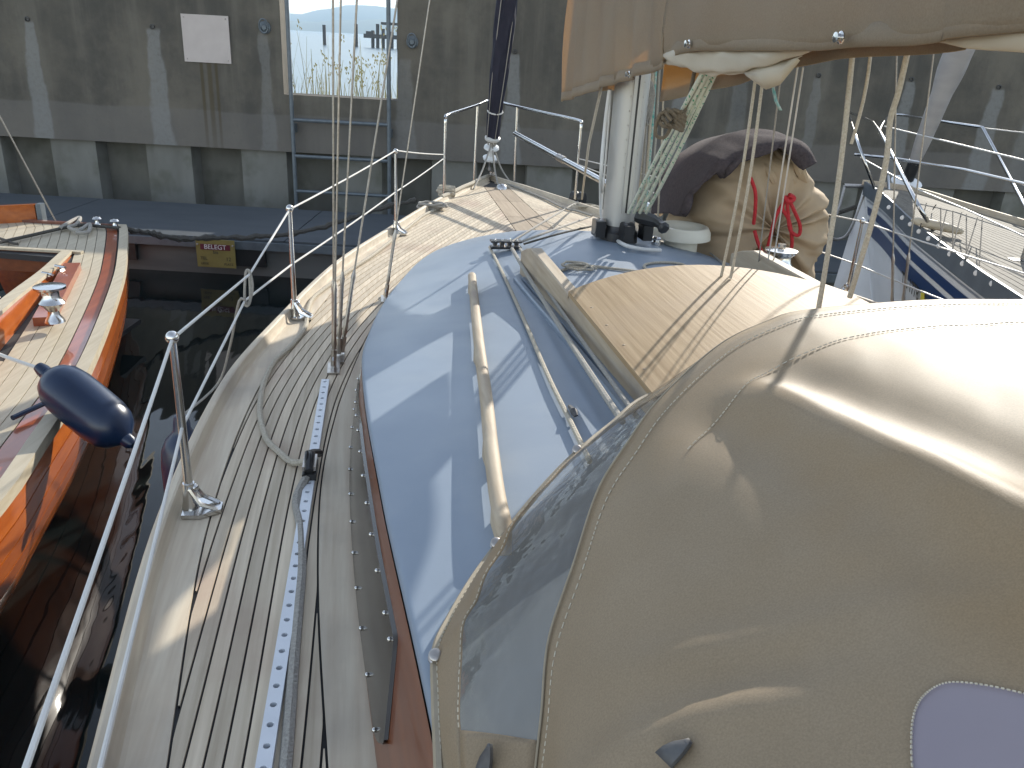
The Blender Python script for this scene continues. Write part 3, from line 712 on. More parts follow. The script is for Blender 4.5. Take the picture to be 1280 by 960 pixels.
# luff groove on the aft face
for dv in (-.016, .016): G().box(B(MU-.117, MV+dv, MZ+.12+1.2), (.020, .012, 2.3), (STB, FWD, V((0, 0, 1)))).build('luff_track', ALU, mast, smooth=False)
G().box(B(MU-.113, MV, MZ+.12+1.2), (.012, .008, 2.3), (STB, FWD, V((0, 0, 1)))).build('luff_groove', BLACK, mast, smooth=False)
for k in range(8):
    for dv in (-.034, .034): G().ball(B(MU-.108, MV+dv, MZ+.42+k*.075), .005, 6).build('rivet', STEELB, mast)
g = G(); g.grid([mast_ring(z, sc) for z, sc in ((MZ-.02, 1.25), (MZ+.05, 1.22), (MZ+.065, 1.08), (MZ+.09, 1.05))], cv=True); g.build('mast_collar', BLACK, mast)
for dv, du, rr in ((-.13, -.05, .045), (.0, -.17, .05), (.13, -.12, .04)):
    c_ = B(MU+du, MV+dv, MZ+.07)
    bl = G().box(c_, (.055, .10, .09), (STB, FWD, V((0, 0, 1)))).build('turning_block', BLACK, mast, smooth=False)
    G().lathe([(.001, -.03), (rr, -.03), (rr, -.02), (rr*.75, 0), (rr, .02), (rr, .03), (.001, .03)], c_+V((0, 0, .012)), STB, 16).build('sheave', STEELB if dv < 0 else BLACK, bl)
G().tube(cr([B(MU-.16, MV+.05, MZ+.16), B(MU-.24, MV+.14, MZ+.15), B(MU-.34, MV+.16, MZ+.13)], 5), [.03, .035, .037, .038, .035, .03, .028, .026, .03, .034, .02], 8).build('jammer', BLACK, mast)
# grey conduit bending out of the mast foot
cpts = [PV(x, y, MV-.12) for x, y in ((762, 112), (756, 160), (751, 230))]+[RL(x, y, .02) for x, y in ((754, 282), (775, 303), (800, 311), (826, 313))]
G().tube(cr(cpts, 8), .011, 8).build('conduit', COATW, mast)
# spreaders and shrouds
for s in (-1, 1): G().tube([B(MU, MV+s*.07, 6.4), B(MU-.12, s*1.05, 6.5)], .03, 6).build('spreader', ALU, mast)
def shroud(base, top, name='shroud', r=.0042, tb_=True):
    d = (top-base).normalized()
    sh = G().tube([base+d*.03, top], r, 6).build(name, WIRE, yacht)
    if tb_:
        G().tube([base+d*.06, base+d*.09, base+d*.12, base+d*.30, base+d*.33, base+d*.36], [.005, .011, .0085, .0085, .011, .005], 8).build('turnbuckle', STEELB, sh)
        G().tube([base, base+d*.07], .012, 8).build('toggle', STEELB, sh)
c1 = DL(417, 457, .02)
shroud(c1+FWD*.03, PU(416, 0, uvz(c1)[0]+.03)+(PU(416, 0, uvz(c1)[0]+.03)-c1)*4)
shroud(c1, PU(426, 0, uvz(c1)[0])+(PU(426, 0, uvz(c1)[0])-c1)*4)
c2 = DL(423, 442, .02)
shroud(c2, PU(446, 0, uvz(c2)[0]+.06)+(PU(446, 0, uvz(c2)[0]+.06)-c2)*4)
c2b = DL(427, 440, .02); shroud(c2b, B(MU, MV-.08, 8.4))
c3 = DL(482, 371, .02); shroud(c3, B(MU, MV-.08, 8.4))
# chain plates
for c_ in (c1, c3):
    cpo = G().box(c_+V((0, 0, -.012)), (.05, .12, .008), (STB, FWD, V((0, 0, 1)))).build('chainplate', STEELB, yacht, smooth=False)
    G().tube([c_+FWD*-.02+V((0, 0, -.01)), c_+FWD*-.02+V((0, 0, .03)), c_+FWD*0+V((0, 0, .045)), c_+FWD*.02+V((0, 0, .03)), c_+FWD*.02+V((0, 0, -.01))], .006, 6).build('eye', STEEL, cpo)
cpo = G().box(c2+V((0, 0, -.012)), (.05, .16, .008), (STB, FWD, V((0, 0, 1)))).build('chainplate', STEELB, yacht, smooth=False)
# starboard shrouds
for (bx, by), (tx, ty) in (((1115, 392), (1121, 60)), ((1127, 392), (1168, 60))):
    b = PZ(bx, by, -.05); u = uvz(b)[0]; t = PU(tx, ty, u+.05); shroud(b, t+(t-b)*4)
# forestay fittings, drum
fs0, fs1 = B(3.98, 0, .06), B(MU+.1, MV, 12.3)
fd = (fs1-fs0).normalized()
def FS(t): return fs0+fd*t
dr = G().lathe([(.02, .10), (.075, .11), (.08, .13), (.03, .15), (.03, .21), (.08, .23), (.075, .25), (.02, .27)], fs0, fd, 16).build('furling_drum', WHITE, yacht)
G().tube([FS(0), FS(.12)], .014, 8).build('toggle', STEELB, dr)
G().box(B(3.9, 0, .05), (.06, .3, .03), (STB, FWD, V((0, 0, 1)))).build('stem_fitting', STEEL, yacht, smooth=False)
G().lathe([(.06, 0), (.055, .02), (.03, .045), (.001, .05)], DL(627, 236, 0), n=12).build('deck_filler', STEEL, yacht)
# boom with gooseneck
bsec = [(-.5, 1.40, 1.54), (-1.2, 1.42, 1.56), (-2.2, 1.47, 1.61), (-2.9, 1.50, 1.64), (-5.0, 1.56, 1.70)]
BV = .07
rows = []
for u, z0, z1 in bsec:
    zc, hh_ = (z0+z1)/2, (z1-z0)/2; rows.append([B(u, BV+.055*math.copysign(abs(math.cos(a))**.5, math.cos(a)), zc+hh_*math.copysign(abs(math.sin(a))**.5, math.sin(a))) for a in [2*math.pi*j/20 for j in range(20)]])
g = G().grid(rows, cv=True); g.f.append(tuple(range(20))); boom = g.build('boom', SPRUCE, yacht)
G().tube([B(MU-.1, MV-.02, 1.47), B(-.52, BV, 1.47)], .028, 8).build('gooseneck', STEELB, boom)
# bow cleats, windlass bits, organiser, dorade, winches
c_ = RL(632, 309, .02)
og = G().box(c_, (.17, .055, .012), (STB, FWD, V((0, 0, 1)))).build('rope_organiser', BLACK, yacht, smooth=False)
G().box(c_+V((0, 0, .034)), (.17, .055, .008), (STB, FWD, V((0, 0, 1)))).build('top_plate', BLACK, og, smooth=False)
for k in range(4): G().lathe([(.018, 0), (.012, .008), (.018, .022)], c_+STB*(-.06+.04*k)+V((0, 0, .006)), n=12).build('sheave', STEELB, og)
for k in range(4): G().ball(c_+STB*(-.06+.04*k)+V((0, 0, .039)), .007, 8).build('bolt', STEEL, og)
vc = PZ(853, 286, .32); vd = G()
vd.lathe([(.10, -.18), (.10, -.055), (.172, -.05), (.168, -.01), (.152, .018), (.140, .022), (.127, .018), (.115, .0), (.11, -.03), (.001, -.035)], vc, n=32)
vt = vd.build('roof_ventilator', VENT, yacht)
wc = PZ(973, 333, .36)
wi = G().lathe([(.08, -.12), (.08, -.02), (.075, .0), (.055, .02), (.052, .05), (.075, .07), (.078, .082), (.03, .09), (.001, .09)], wc, n=22).build('roof_winch', STEEL, yacht)
G().tube([wc+V((0, 0, .095)), wc+V((0, 0, .11))], .02, 8).build('socket', STEEL, wi)
for x, y, r_, h_, mt in ((803, 297, .035, .09, BLACK), (820, 306, .03, .05, STEEL)):
    G().lathe([(r_, 0), (r_, h_*.4), (r_*.7, h_*.5), (r_, h_*.8), (r_*.8, h_), (.001, h_)], RL(x, y, 0), n=14).build('roof_block', mt, yacht)
p = DL(722, 252, .03)
G().lathe([(.001, -.07), (.06, -.06), (.065, -.02), (.045, 0), (.065, .02), (.06, .06), (.001, .07)], p+V((0, 0, .03)), STB*.7-FWD*.7, 14).build('foredeck_block', BLACK, yacht)
# running control lines on the roof (fixed lead: organiser -> aft)
def roofline(pxs, r, mt, dz=None, nm='control_line'):
    return G().tube(cr([RL(x, y, (dz if dz is not None else r)+.004) for x, y in pxs], 8), r, 7).build(nm, mt, yacht)
roofline([(612, 309), (630, 345), (655, 400), (685, 470), (712, 525), (737, 577)], .0075, ROPE, .012)
roofline([(640, 311), (660, 345), (700, 408), (740, 470), (778, 527)], .0095, ROPEG, .052)
roofline([(650, 311), (672, 345), (715, 408), (758, 468), (796, 521)], .0075, ROPEG, .05)
roofline([(650, 303), (690, 288), (735, 272)], .007, ROPEG, .03); roofline([(655, 305), (700, 292), (744, 282)], .006, ROPED, .03); roofline([(640, 302), (680, 277), (722, 252)], .0065, ROPEG, .05)
# jammer clip by the sprayhood
G().tube([RL(712, 508, .02), RL(717, 514, .03), RL(720, 520, .02)], [.006, .011, .007], 7).build('rope_clutch', LEATH, yacht)
# lines from mast foot to starboard
roofline([(800, 278), (860, 292), (925, 302)], .008, GREENF, .06); roofline([(830, 300), (900, 306), (930, 303)], .005, ROPEG, .03)

# ================================================================== SPRAYHOOD
def pt(x, y, z): return PZ(x, y, z)
hood_top = [pt(*q) for q in ((668, 1010, .36), (672, 960, .40), (680, 890, .44), (689, 800, .485), (720, 706, .55), (751, 612, .62), (786, 556, .67), (826, 500, .715), (900, 432, .78), (960, 402, .815), (1010, 388, .832), (1150, 376, .85), (1275, 375, .853))]
hood_base = [pt(*q) for q in ((549, 1010, .32), (548, 950, .32), (545, 880, .325), (545, 815, .335), (562, 776, .34), (590, 728, .345), (622, 683, .355), (664, 628, .37), (710, 578, .385), (762, 534, .405), (815, 495, .43))]+[B(-2.78, -.30, .49), B(-2.74, 0, .51)]
NS = 96
def resample(pts, n, ks=None):
    q = cr(pts, 12); d = [0]
    for a, b in zip(q, q[1:]): d.append(d[-1]+(b-a).length)
    out = []; j = 0
    for t in frange(0, d[-1], n):
        while j < len(q)-2 and d[j+1] < t: j += 1
        s = (t-d[j])/max(d[j+1]-d[j], 1e-9); out.append(q[j]+(q[j+1]-q[j])*s)
    return out
def corr(pts, n):   # keep the pairing of the survey points: equal parameter per span
    q = cr(pts, 12); m_ = len(q)-1; return [q[int(round(t*m_))] if False else q[min(int(t*m_), m_-1)]+(q[min(int(t*m_)+1, m_)]-q[min(int(t*m_), m_-1)])*(t*m_-int(t*m_)) for t in frange(0, 1, n)]
HT, HB = corr(hood_top, NS), corr(hood_base, NS)
hood = thing('sprayhood', 'beige canvas sprayhood with a clear front window in the lower right', 'sprayhood', B(-3.4, 0, .31), HEAD)
def front(i, t):
    a, b = HB[i], HT[i]; d = b-a; n = d.cross(HT[min(i+1, NS-1)]-HT[max(i-1, 0)]).normalized()
    if n.dot(FWD-STB+V((0, 0, .5))) < 0: n = -n
    return a+d*t+n*((.030*math.sin(math.pi*t)*min(1, d.length/.25)+.012*noise.noise(V((i*.165, t*2.5, 3.1)))*math.sin(math.pi*t))*max(0, min(1, (70-i)/22)))
W0, W1, T0, T1 = 12, 78, .35, .985     # extent of the clear window in the front panel
def wnd(t, i):  # rounded lower corner
    return True
def band(i0, i1, ts): return [[front(i, t) for t in ts] for i in range(i0, i1+1)]
g = G()
tl = [0, .05, .1, .15, .2, .25, .3, T0]; th_ = [T1, .993, 1.0]; tm = frange(T0, T1, 9)
g.grid(band(0, NS-1, tl)); g.grid(band(0, NS-1, th_)); g.grid(band(0, W0, tm)); g.grid(band(W1, NS-1, tm))
sid = [HT[i] for i in range(NS)]
# canvas from the first hoop back over the second one
def prof(i, u):
    """section of the hood aft of the hoop, same parameter as the hoop, at fore-aft station u"""
    k = i/(NS-1); a = k
    v = -1.28+.0; return None
sec = [B(0, v, z) for v, z in ((-1.285, .31), (-1.265, .35), (-1.225, .405), (-1.165, .465), (-1.09, .525), (-1.00, .585), (-.90, .65), (-.79, .725), (-.69, .795), (-.60, .842), (-.45, .878), (-.30, .902), (-.12, .917), (0.02, .92))]
SC = corr(sec, NS)
def fold_line(pts, z): return [uvz(p)[:2] for p in cr([PZ(x, y, z) for x, y in pts], 8)]
FOLDS = [(fold_line([(730, 720), (800, 765), (900, 790), (1000, 808), (1090, 830), (1190, 852), (1290, 880)], .66), .006, .026),
         (fold_line([(665, 872), (760, 880), (860, 895), (940, 912), (1020, 930), (1110, 950)], .60), .0045, .024),
         (fold_line([(700, 930), (800, 935), (900, 950), (1000, 975)], .55), .006, .024)]
def aft(i, s):
    """s = 0 at the hoop, 1 at u = -4.75"""
    a = HT[i]; q = SC[i]; ua, va, za = uvz(a); _, vb, zb = uvz(q)
    u = ua+(-4.85-ua)*s; e = min(1, s*1.9); e = e*e*(3-2*e)
    v = va+(vb-va)*e; z = za+(zb-za)*e
    # tension folds: a shoulder roll and a crease over the second frame
    def ridge(x, c_, w_): return math.exp(-((x-c_)/w_)**2)
    sh = v+.655+.16*(u+3.8)
    g1 = min(1, max(0, (-3.48-u)/.12))*min(1, max(0, (u+4.6)/.3))
    z += .020*ridge(sh, 0, .035)*g1-.016*ridge(sh, .085, .05)*g1-.010*ridge(sh, -.08, .05)*g1
    for pts_, am, wd in FOLDS:
        best = min((((u-a[0])**2+(v-a[1])**2), k) for k, a in enumerate(pts_)); dd = math.sqrt(best[0]); k = best[1]; n_ = len(pts_)
        if dd < .3:
            q = pts_[min(k+1, n_-1)]; q0 = pts_[max(k-1, 0)]; tx, ty = q[0]-q0[0], q[1]-q0[1]; ln = math.hypot(tx, ty)
            sd_ = ((u-pts_[k][0])*ty-(v-pts_[k][1])*tx)/ln           # signed distance across the fold
            fade = math.sin(math.pi*(k+.5)/n_)**.5 if 0 < k < n_-1 else .0
            z += am*fade*(ridge(sd_, 0, wd)-.8*ridge(sd_, wd*1.9, wd*1.3))
    pw = V((u*2.2+v*.9, v*5.5-u*1.4, .7)); e2 = min(1, s*6)
    z += (.004*noise.noise(pw)+.003*noise.noise(pw*2.3)+.002*noise.noise(V((u*5+v*2, v*22-u*9, 2.2))))*e2
    return B(u, v, z)
ss = [0, .015, .04]+frange(.07, 1, 70)
rows = [[aft(i, s) for s in ss] for i in range(NS)]
full = [[p for p in r] for r in rows]
g2 = G(); g2.grid(rows)
def mirror(gg):
    o = len(gg.v); n = len(gg.v)
    for p in list(gg.v): u, v, z = uvz(p); gg.v.append(B(u, -v, z))
    gg.f += [tuple(reversed([i+o for i in f])) for f in list(gg.f)]
mirror(g); mirror(g2)
g.build('front_canvas', HOOD, hood, thick=.003); g2.build('top_canvas', HOOD, hood, thick=.003)
gw = G(); gw.grid(band(W0, W1, tm)); gw.build('window_pane', VINYL, hood)
gs = G(); gs.v = [B(u, -v, z) for u, v, z in map(uvz, gw.v)]; gs.f = [tuple(reversed(f)) for f in gw.f]; gs.build('window_pane', VINYL, hood)
# binding, seams and stitching
G().tube([p+V((0, 0, .004)) for p in HB], .008, 6).build('hem_piping', HOODE, hood)
def stitch(pts, nm='stitching'):
    g = G(); L_ = 0
    q = []
    for a, b in zip(pts, pts[1:]):
        n = max(1, int((b-a).length/.009))
        for k in range(n): q.append((a+(b-a)*(k+.15)/n, a+(b-a)*(k+.75)/n))
    for a, b in q: g.tube([a, b], .0011, 4)
    o = g.build(nm, THREAD, hood, smooth=False); o['kind'] = 'stuff'
stitch([front(i, T0-.015)+V((0, 0, .003)) for i in range(W0, NS-6)]); stitch([front(i, .04)+V((0, 0, .005)) for i in range(3, NS-6)])
G().tube([front(i, .985)+V((0, 0, .003)) for i in range(NS-1)], .0018, 6).build('hoop_seam', HOODE, hood)
stitch([aft(i, .028)+V((0, 0, .004)) for i in range(NS-1)])
stitch([B(u, v, z+.004) for u, v, z in [uvz(aft(i, .115)) for i in range(53, NS)]])
for x, y in ((545, 813), (621, 686), (708, 577)):
    p = min(HB, key=lambda q: (q-pt(x, y, .36)).length); nn = (V((0, 0, .6))+(EYE-p).normalized()).normalized()
    kb = G().lathe([(.012, 0), (.012, .005), (.008, .007), (.008, .011), (.011, .013), (.011, .018), (.0085, .020), (.001, .0203)], p+V((0, 0, .008)), nn, 14).build('turn_button', STEELB, hood)
# tie loops near the lower edge
def loop_at(p, h, w_, tilt):
    """folded strap standing off the canvas, pointed at the top"""
    r_ = rt*math.cos(tilt)+up*math.sin(tilt); d = up*math.cos(tilt)-rt*math.sin(tilt); nr = (EYE-p).normalized(); rows = []
    for q, wl, wr_ in ((0, .5, .5), (.3, .46, .5), (.6, .30, .48), (.85, .05, .40), (1, -.15, .30)):
        c_ = p+d*(h*(q-.5)); rows.append([c_-r_*w_*wl, c_-r_*w_*wl*.4+nr*.010*(1-q*.5), c_+r_*w_*wr_*.35+nr*.016, c_+r_*w_*wr_*.5+nr*.013, c_+r_*w_*wr_*.55])
    G().grid(rows).build('tie_loop', LEATH, hood, thick=.004)
u_, v_, z_ = 0, 0, 0
def on_aft(x, y):
    best = None; r_ = ray(x, y)
    for i in range(NS):
        for p in full[i]:
            d = p-EYE; q = d-r_*d.dot(r_)
            if best is None or q.length < best[0]: best = (q.length, p)
    return best[1]
def on_front(x, y):
    r_ = ray(x, y); return min((front(i, t) for i in range(NS) for t in frange(0, 1, 20)), key=lambda p: ((p-EYE)-r_*(p-EYE).dot(r_)).length)
loop_at(PZ(608, 950, on_front(612, 945).z), .045, .026, -.1)
loop_at(PZ(846, 938, on_aft(850, 940).z), .036, .030, -.75)
# lavender pane let into the port side
g = G(); rows = []
def aft_uv(x, y):
    p = on_aft(x, y); return p
ctr = [(1142, 985), (1139, 930), (1143, 890), (1158, 866), (1185, 853), (1230, 856), (1285, 868), (1330, 880), (1335, 985)]
from mathutils.bvhtree import BVHTree
bvh = BVHTree.FromPolygons(g2.v, g2.f)
def canvas_at(x, y):
    hit = bvh.ray_cast(EYE, ray(x, y))[0]; return hit-ray(x, y)*.005
rxy = [(p.x, p.y) for p in cr([V((x, y, 0)) for x, y in ctr+[ctr[0]]], 8)[:-1]]
rows = [[canvas_at(1230+(x-1230)*k, 935+(y-935)*k) for x, y in rxy] for k in (.0004, .1, .2, .3, .4, .5, .6, .7, .8, .88, .95, 1.0)]
ring = rows[-1]
lp = G().grid(rows, cv=True).build('side_pane', LAVP, hood)
stitch([p+(EYE-p).normalized()*.003 for p in ring[:52]])

# ================================================================== SAIL COVER
hem = [uvz(PV(x, y, v)) for x, y, v in ((703, 127, .05), (730, 118, .01), (760, 108, -.02), (795, 97, -.05), (829, 86, -.07))]
hem2 = [uvz(PV(x, y, v)) for x, y, v in ((829, 75, -.07), (850, 68, -.08), (880, 64, -.09), (1005, 64, -.11), (1067, 59, -.12), (1136, 58, -.13), (1180, 53, -.13), (1280, 39, -.14))]
hem2.append((-5.1, -.15, 1.48))
cov = thing('sail_cover', 'tan canvas sail cover hanging over the boom and round the mast', 'sail cover', B(-1.5, .05, 1.3), HEAD)
ridge_z = tab([(-5.2, 1.72), (-3.3, 1.76), (-2, 1.84), (-1, 1.98), (-.3, 2.2), (.1, 2.35), (.4, 2.3)])
CV = .07
def drape(hems, nsub):
    hp_ = cr([V(h) for h in hems], nsub); rows = []
    for q in hp_:
        u, v, z = q; zt = ridge_z(u); row = []
        for t in frange(0, 1, 14):
            vv = v+(CV-v)*t**2.2-.03*math.sin(math.pi*t)*(1 if u < -.3 else .4)
            zz = z+(zt-z)*t; wob = .010*math.sin(9*u+3*t)*(1-t)+.006*math.sin(21*u+2)*(1-t)
            fold = .014*math.sin(17*u-6*t)*(1 if u > -1.2 else .25)
            row.append((u-.06*t*(1 if u > -.1 else 0), vv+wob+fold, zz))
        rows.append(row)
    return rows
fr = drape(hem, 8); fr2 = drape(hem2, 5)
g = G(); g.grid([[B(*p) for p in r] for r in fr]); g.grid([[B(*p) for p in r] for r in [fr[-1]]+fr2[:0]] if False else [[B(*p) for p in r] for r in fr2])
# starboard half: short over the mast, then a step down to its own hem
hem3 = [(.28, .12, 1.06), (.1, .2, 1.08), (-.12, .2, 1.12), (-.3, .2, 1.40), (-.6, .16, 1.44), (-.98, .12, 1.44)]
hem4 = [uvz(PV(x, y, v)) for x, y, v in ((828, 127, .10), (866, 117, .09), (905, 109, .08), (950, 96, .07), (1000, 82, .06), (1060, 73, .04), (1160, 67, .03), (1205, 63, .03), (1290, 52, .03))]+[(-5.1, .05, 1.46)]
def drape_s(hems, nsub):
    rows = []
    for q in cr([V(h) for h in hems], nsub):
        u, v, z = q; zt = ridge_z(u)
        rows.append([(u, v+(CV+.02-v)*t**2.2+.012*math.sin(11*u+4*t)*(1-t), z+(zt-z)*t) for t in frange(0, 1, 14)])
    return rows
fs3, fs4 = drape_s(hem3, 6), drape_s(hem4, 5)
g.grid([[B(*p) for p in r] for r in fs3]); g.grid([[B(*p) for p in r] for r in fs4])
# closed front edge, ridge strip
g.grid([[B(*p), B(p[0]+.03, (p[1]+q[1])/2, (p[2]+q[2])/2), B(*q)] for p, q in zip(fr[2], fs3[0])])
rg = [r[-1] for r in fr]+[r[-1] for r in fr2]
g.grid([[B(*p), B(p[0], CV+.01, p[2]+.006), B(p[0], CV+.025, p[2])] for p in rg])
cvo = g.build('canvas', COVER, cov, thick=.003, ang=70)
# hem band
hb = [r[0] for r in fr]; hb2 = [r[0] for r in fr2]
for q in (hb, hb2):
    G().grid([[B(u, v-.004, z), B(u, v-.0045, z+.02), B(u, v-.004, z+.055)] for u, v, z in q]).build('hem_band', COVER, cov, thick=.004)
q = [r[0] for r in fs4]
G().grid([[B(u, v+.004, z), B(u, v+.0045, z+.02), B(u, v+.004, z+.05)] for u, v, z in q]).build('hem_band', COVER, cov, thick=.004)
for x, y, v in ((787, 93, -.06), (862, 55, -.10), (1052, 47, -.13)):
    p = PV(x, y, v-.012); G().lathe([(.016, 0), (.016, .004), (.010, .006), (.010, .014), (.013, .018), (.001, .020)], p, -STB, 12).build('snap_stud', STEEL, cov)
# folded mainsail showing under the cover
sail = thing('furled_mainsail', 'cream folded mainsail bulging out under the tan cover', 'sail', B(-2, .05, 1.4), HEAD)
def bulge(pts, w0, nm):
    """cloth roll hanging below the hem: list of (px, top y, bottom y, v)"""
    rows = []
    for x, yt, yb, v in pts:
        a, b = PV(x, yt-6, v), PV(x, yb, v); mid = (a+b)/2; row = []
        for k in range(20):
            an = math.pi*2*k/20; row.append(mid+(a-b)*.5*math.cos(an)-STB*w0*.7*math.sin(an))
        rows.append(row)
    sm = []
    for i in range(len(rows)-1):
        for q in range(6): sm.append([rows[i][j]+(rows[i+1][j]-rows[i][j])*(q/6) for j in range(20)])
    sm.append(rows[-1]); sm = [[p+V((0, 0, .012*noise.noise(V((p.x*7, p.y*7, p.z*30)))))-STB*(.012*abs(noise.noise(V((p.x*5+p.z*26, p.y*5, 3))))) for p in r_] for r_ in sm]; G().grid(sm, cv=True).build(nm, SAIL, sail, ang=80)
bulge([(832, 72, 74, -.06), (845, 68, 80, -.065), (868, 66, 91, -.065), (900, 66, 92, -.07), (935, 66, 88, -.075), (970, 64, 80, -.08), (1000, 62, 70, -.08), (1012, 62, 64, -.08)], .02, 'fold')
bulge([(830, 76, 80, -.05), (852, 74, 84, -.05), (890, 76, 97, -.05), (925, 76, 92, -.05), (960, 72, 84, -.055)], .012, 'fold')
bulge([(1168, 52, 53, -.1), (1200, 46, 58, -.1), (1240, 40, 66, -.1), (1285, 36, 72, -.1), (1340, 30, 76, -.1)], .02, 'fold')
a = [PV(x, y, -.07) for x, y in ((928, 86), (950, 80), (985, 76), (1003, 70))]; b = [PV(x, y, -.068) for x, y in ((946, 104), (958, 112), (975, 106), (1000, 76))]
G().grid([a, [(p+q)/2-STB*.012 for p, q in zip(a, b)], b]).build('clew', SAIL, sail, thick=.003)
# green sail tie hanging
o = G().grid([[PV(x-2, y, 0), PV(x+3, y, 0)-STB*.004] for x, y in ((966, 100), (967, 112), (970, 126), (976, 138))]).build('sail_tie', TEAL, loc=PV(966, 100, 0), thick=.002); tag(o, 'short green sail tie dangling below the boom', 'sail tie')

# ================================================================== FURLED JIB
jb = thing('furled_jib', 'furled headsail in a dark navy sleeve on the bow forestay', 'sail', FS(.3))
pts = []; rs = []
for i in range(120):
    t = .36+i*.035 if i < 70 else .36+70*.035+(i-70)*.16
    pts.append(FS(t)+STB*(.006*math.sin(t*5)))
    base = tab([(0, .055), (.5, .066), (1.0, .085), (2.2, .095), (12, .06)])(t)
    rs.append(base)
rows = []
X = fd.cross(V((0, 1, 0))).normalized(); Y = fd.cross(X)
for i, (p, r_) in enumerate(zip(pts, rs)):
    t = (p-fs0).length
    rows.append([p+(X*math.cos(a)+Y*math.sin(a))*(r_*(1+.10*math.sin(3*a+t*4.3)+.07*math.sin(7*a-t*9)+.04*math.sin(11*a+t*3))) for a in [2*math.pi*j/28 for j in range(28)]])
G().grid(rows, cv=True).build('sleeve', NAVY, jb)
G().lathe([(.06, .32), (.078, .325), (.08, .345), (.06, .36)], fs0, fd, 16).build('tack_strap', COATW, jb)
for ph in (0.5, 1.9, 4.1): G().tube([FS(t)+(X*math.cos(ph+t*.35)+Y*math.sin(ph+t*.35))*(tab([(0, .06), (.5, .072), (1, .092), (2.2, .103), (3, .105)])(t)) for t in frange(.32, 2.6, 24)], .004, 5).build('lashing', ROPEG, jb)
G().tube([FS(.62)+(X*math.cos(a)+Y*math.sin(a))*.075 for a in frange(0, 2*math.pi, 17)[:-1]], .008, 6, closed=True).build('lashing', COATW, jb)
for a in (0, 1.3, 2.4, 3.4, 4.6): G().tube([FS(.34)+(X*math.cos(a)+Y*math.sin(a))*.05, FS(.26)+(X*math.cos(a)+Y*math.sin(a))*.035], .009, 6).build('tack_rope', ROPEG, jb)
for x, y in ((592, 236), (623, 232), (638, 228)):
    G().tube(cr([FS(.3), (FS(.15)*.5+DL(x, y, .01)*.5)+V((0, 0, .02)), DL(x, y, .012)], 5), .009, 6).build('tack_rope', ROPEG, jb)

# ================================================================== ROPES ON DECK
def rope(name, label, pts, r, mt, n=8, cat='rope', sides=7, group=None):
    q = cr(pts, n); o = G().tube(q, r, sides).build(name, mt, loc=pts[0]); return tag(o, label, cat, group)
rope('deck_rope', 'pale rope snaking along the side deck to the black car on the track', [DL(x, y, .012) for x, y in ((545, 262), (528, 270), (508, 286), (470, 316), (440, 336), (415, 354), (392, 372), (384, 390), (382, 408), (366, 430), (343, 452), (330, 478), (325, 505), (326, 525), (334, 550), (350, 566), (366, 578))]+[cp-tdir*.05+V((0, 0, .035))], .011, ROPE)
rope('sheet_tail', 'grey rope running aft from the track car beside the white track', [cp+tdir*.02+sdv*.0+V((0, 0, .03))]+[DL(x, y, .012) for x, y in ((371, 622), (376, 660), (377, 710), (373, 760), (367, 830), (362, 900), (356, 970), (348, 1030))], .0135, ROPEG)
# lashing between the lifelines
a, b = lash_a, lash_b
rope('lifeline_lashing', 'grey cord lashed round the two lifelines between the first two stanchions', [a+V((0, 0, .012)), b+STB*.02, b+V((0, 0, -.012)), a-STB*.015, a+V((0, 0, .013)), a+STB*.02+(b-a)*.5, b+STB*.012+V((0, 0, -.01)), b-STB*.02, b+(PV(272, 480, -1.99)-b)*.5, PV(272, 480, -1.99), PV(232, 575, -2.10)+V((0, 0, .205))], .0055, ROPEG, 5)
# foredeck coils
def coil(name, label, c_, rad, turns, r, mt, flat=.25, seed=1):
    random.seed(seed); q = []; jx = jy = 0
    for i in range(turns*14):
        a = i*2*math.pi/14; rr = rad*(1+.16*random.uniform(-1, 1)*.5-.06*(i/14 % 2)); jx, jy = (random.uniform(-.3, .3)*rad, random.uniform(-.3, .3)*rad) if i % 14 == 0 else (jx, jy); q.append(c_+V((jx+rr*math.cos(a), jy+rr*.8*math.sin(a), .012+r*.8*(i/14)*flat+random.uniform(0, .006))))
    o = G().tube(cr(q, 2), r, 6).build(name, mt, loc=c_); return tag(o, label, 'rope')
coil('rope_coil', 'flat grey rope coil on the teak beside the third stanchion', DL(541, 262, 0), .10, 5, .011, ROPEG, 1, 4)
coil('rope_coil', 'heaped rope round the cleat at the left pulpit foot', DL(556, 247, 0), .07, 7, .011, ROPE, 1.4, 5)
coil('rope_coil', 'small looped line on the roof just in front of the hatch panel, left end', RL(722, 338, 0), .075, 2, .006, ROPE, 1, 6)
coil('rope_coil', 'rope bundle on deck by the black block right of the foredeck', DL(735, 262, 0), .10, 4, .009, ROPE, 1, 8)
rope('bow_rope', 'thick pale bow line lying along the left toe rail near the bow', [DL(x, y, .05) for x, y in ((552, 246), (566, 240), (578, 234), (590, 229), (602, 223), (612, 219))], .018, ROPE)
rope('bow_line', 'grey line running along the right edge of the foredeck', [DL(x, y, .015) for x, y in ((632, 229), (655, 238), (680, 248), (705, 260), (722, 264), (740, 270))], .010, ROPEG)
rope('roof_rope', 'pale line looped loosely across the roof before the hatch panel', [RL(x, y, .008) for x, y in ((702, 338), (725, 332), (770, 336), (810, 341), (850, 345), (862, 338), (852, 330), (826, 328), (806, 331), (812, 339), (838, 349), (820, 347), (800, 348))], .007, ROPE)
rope('roof_line', 'thin grey line lying at the right hatch rail on the roof', [RL(x, y, .008) for x, y in ((886, 315), (900, 326), (915, 336), (918, 345), (930, 346), (940, 350))], .006, ROPEG)
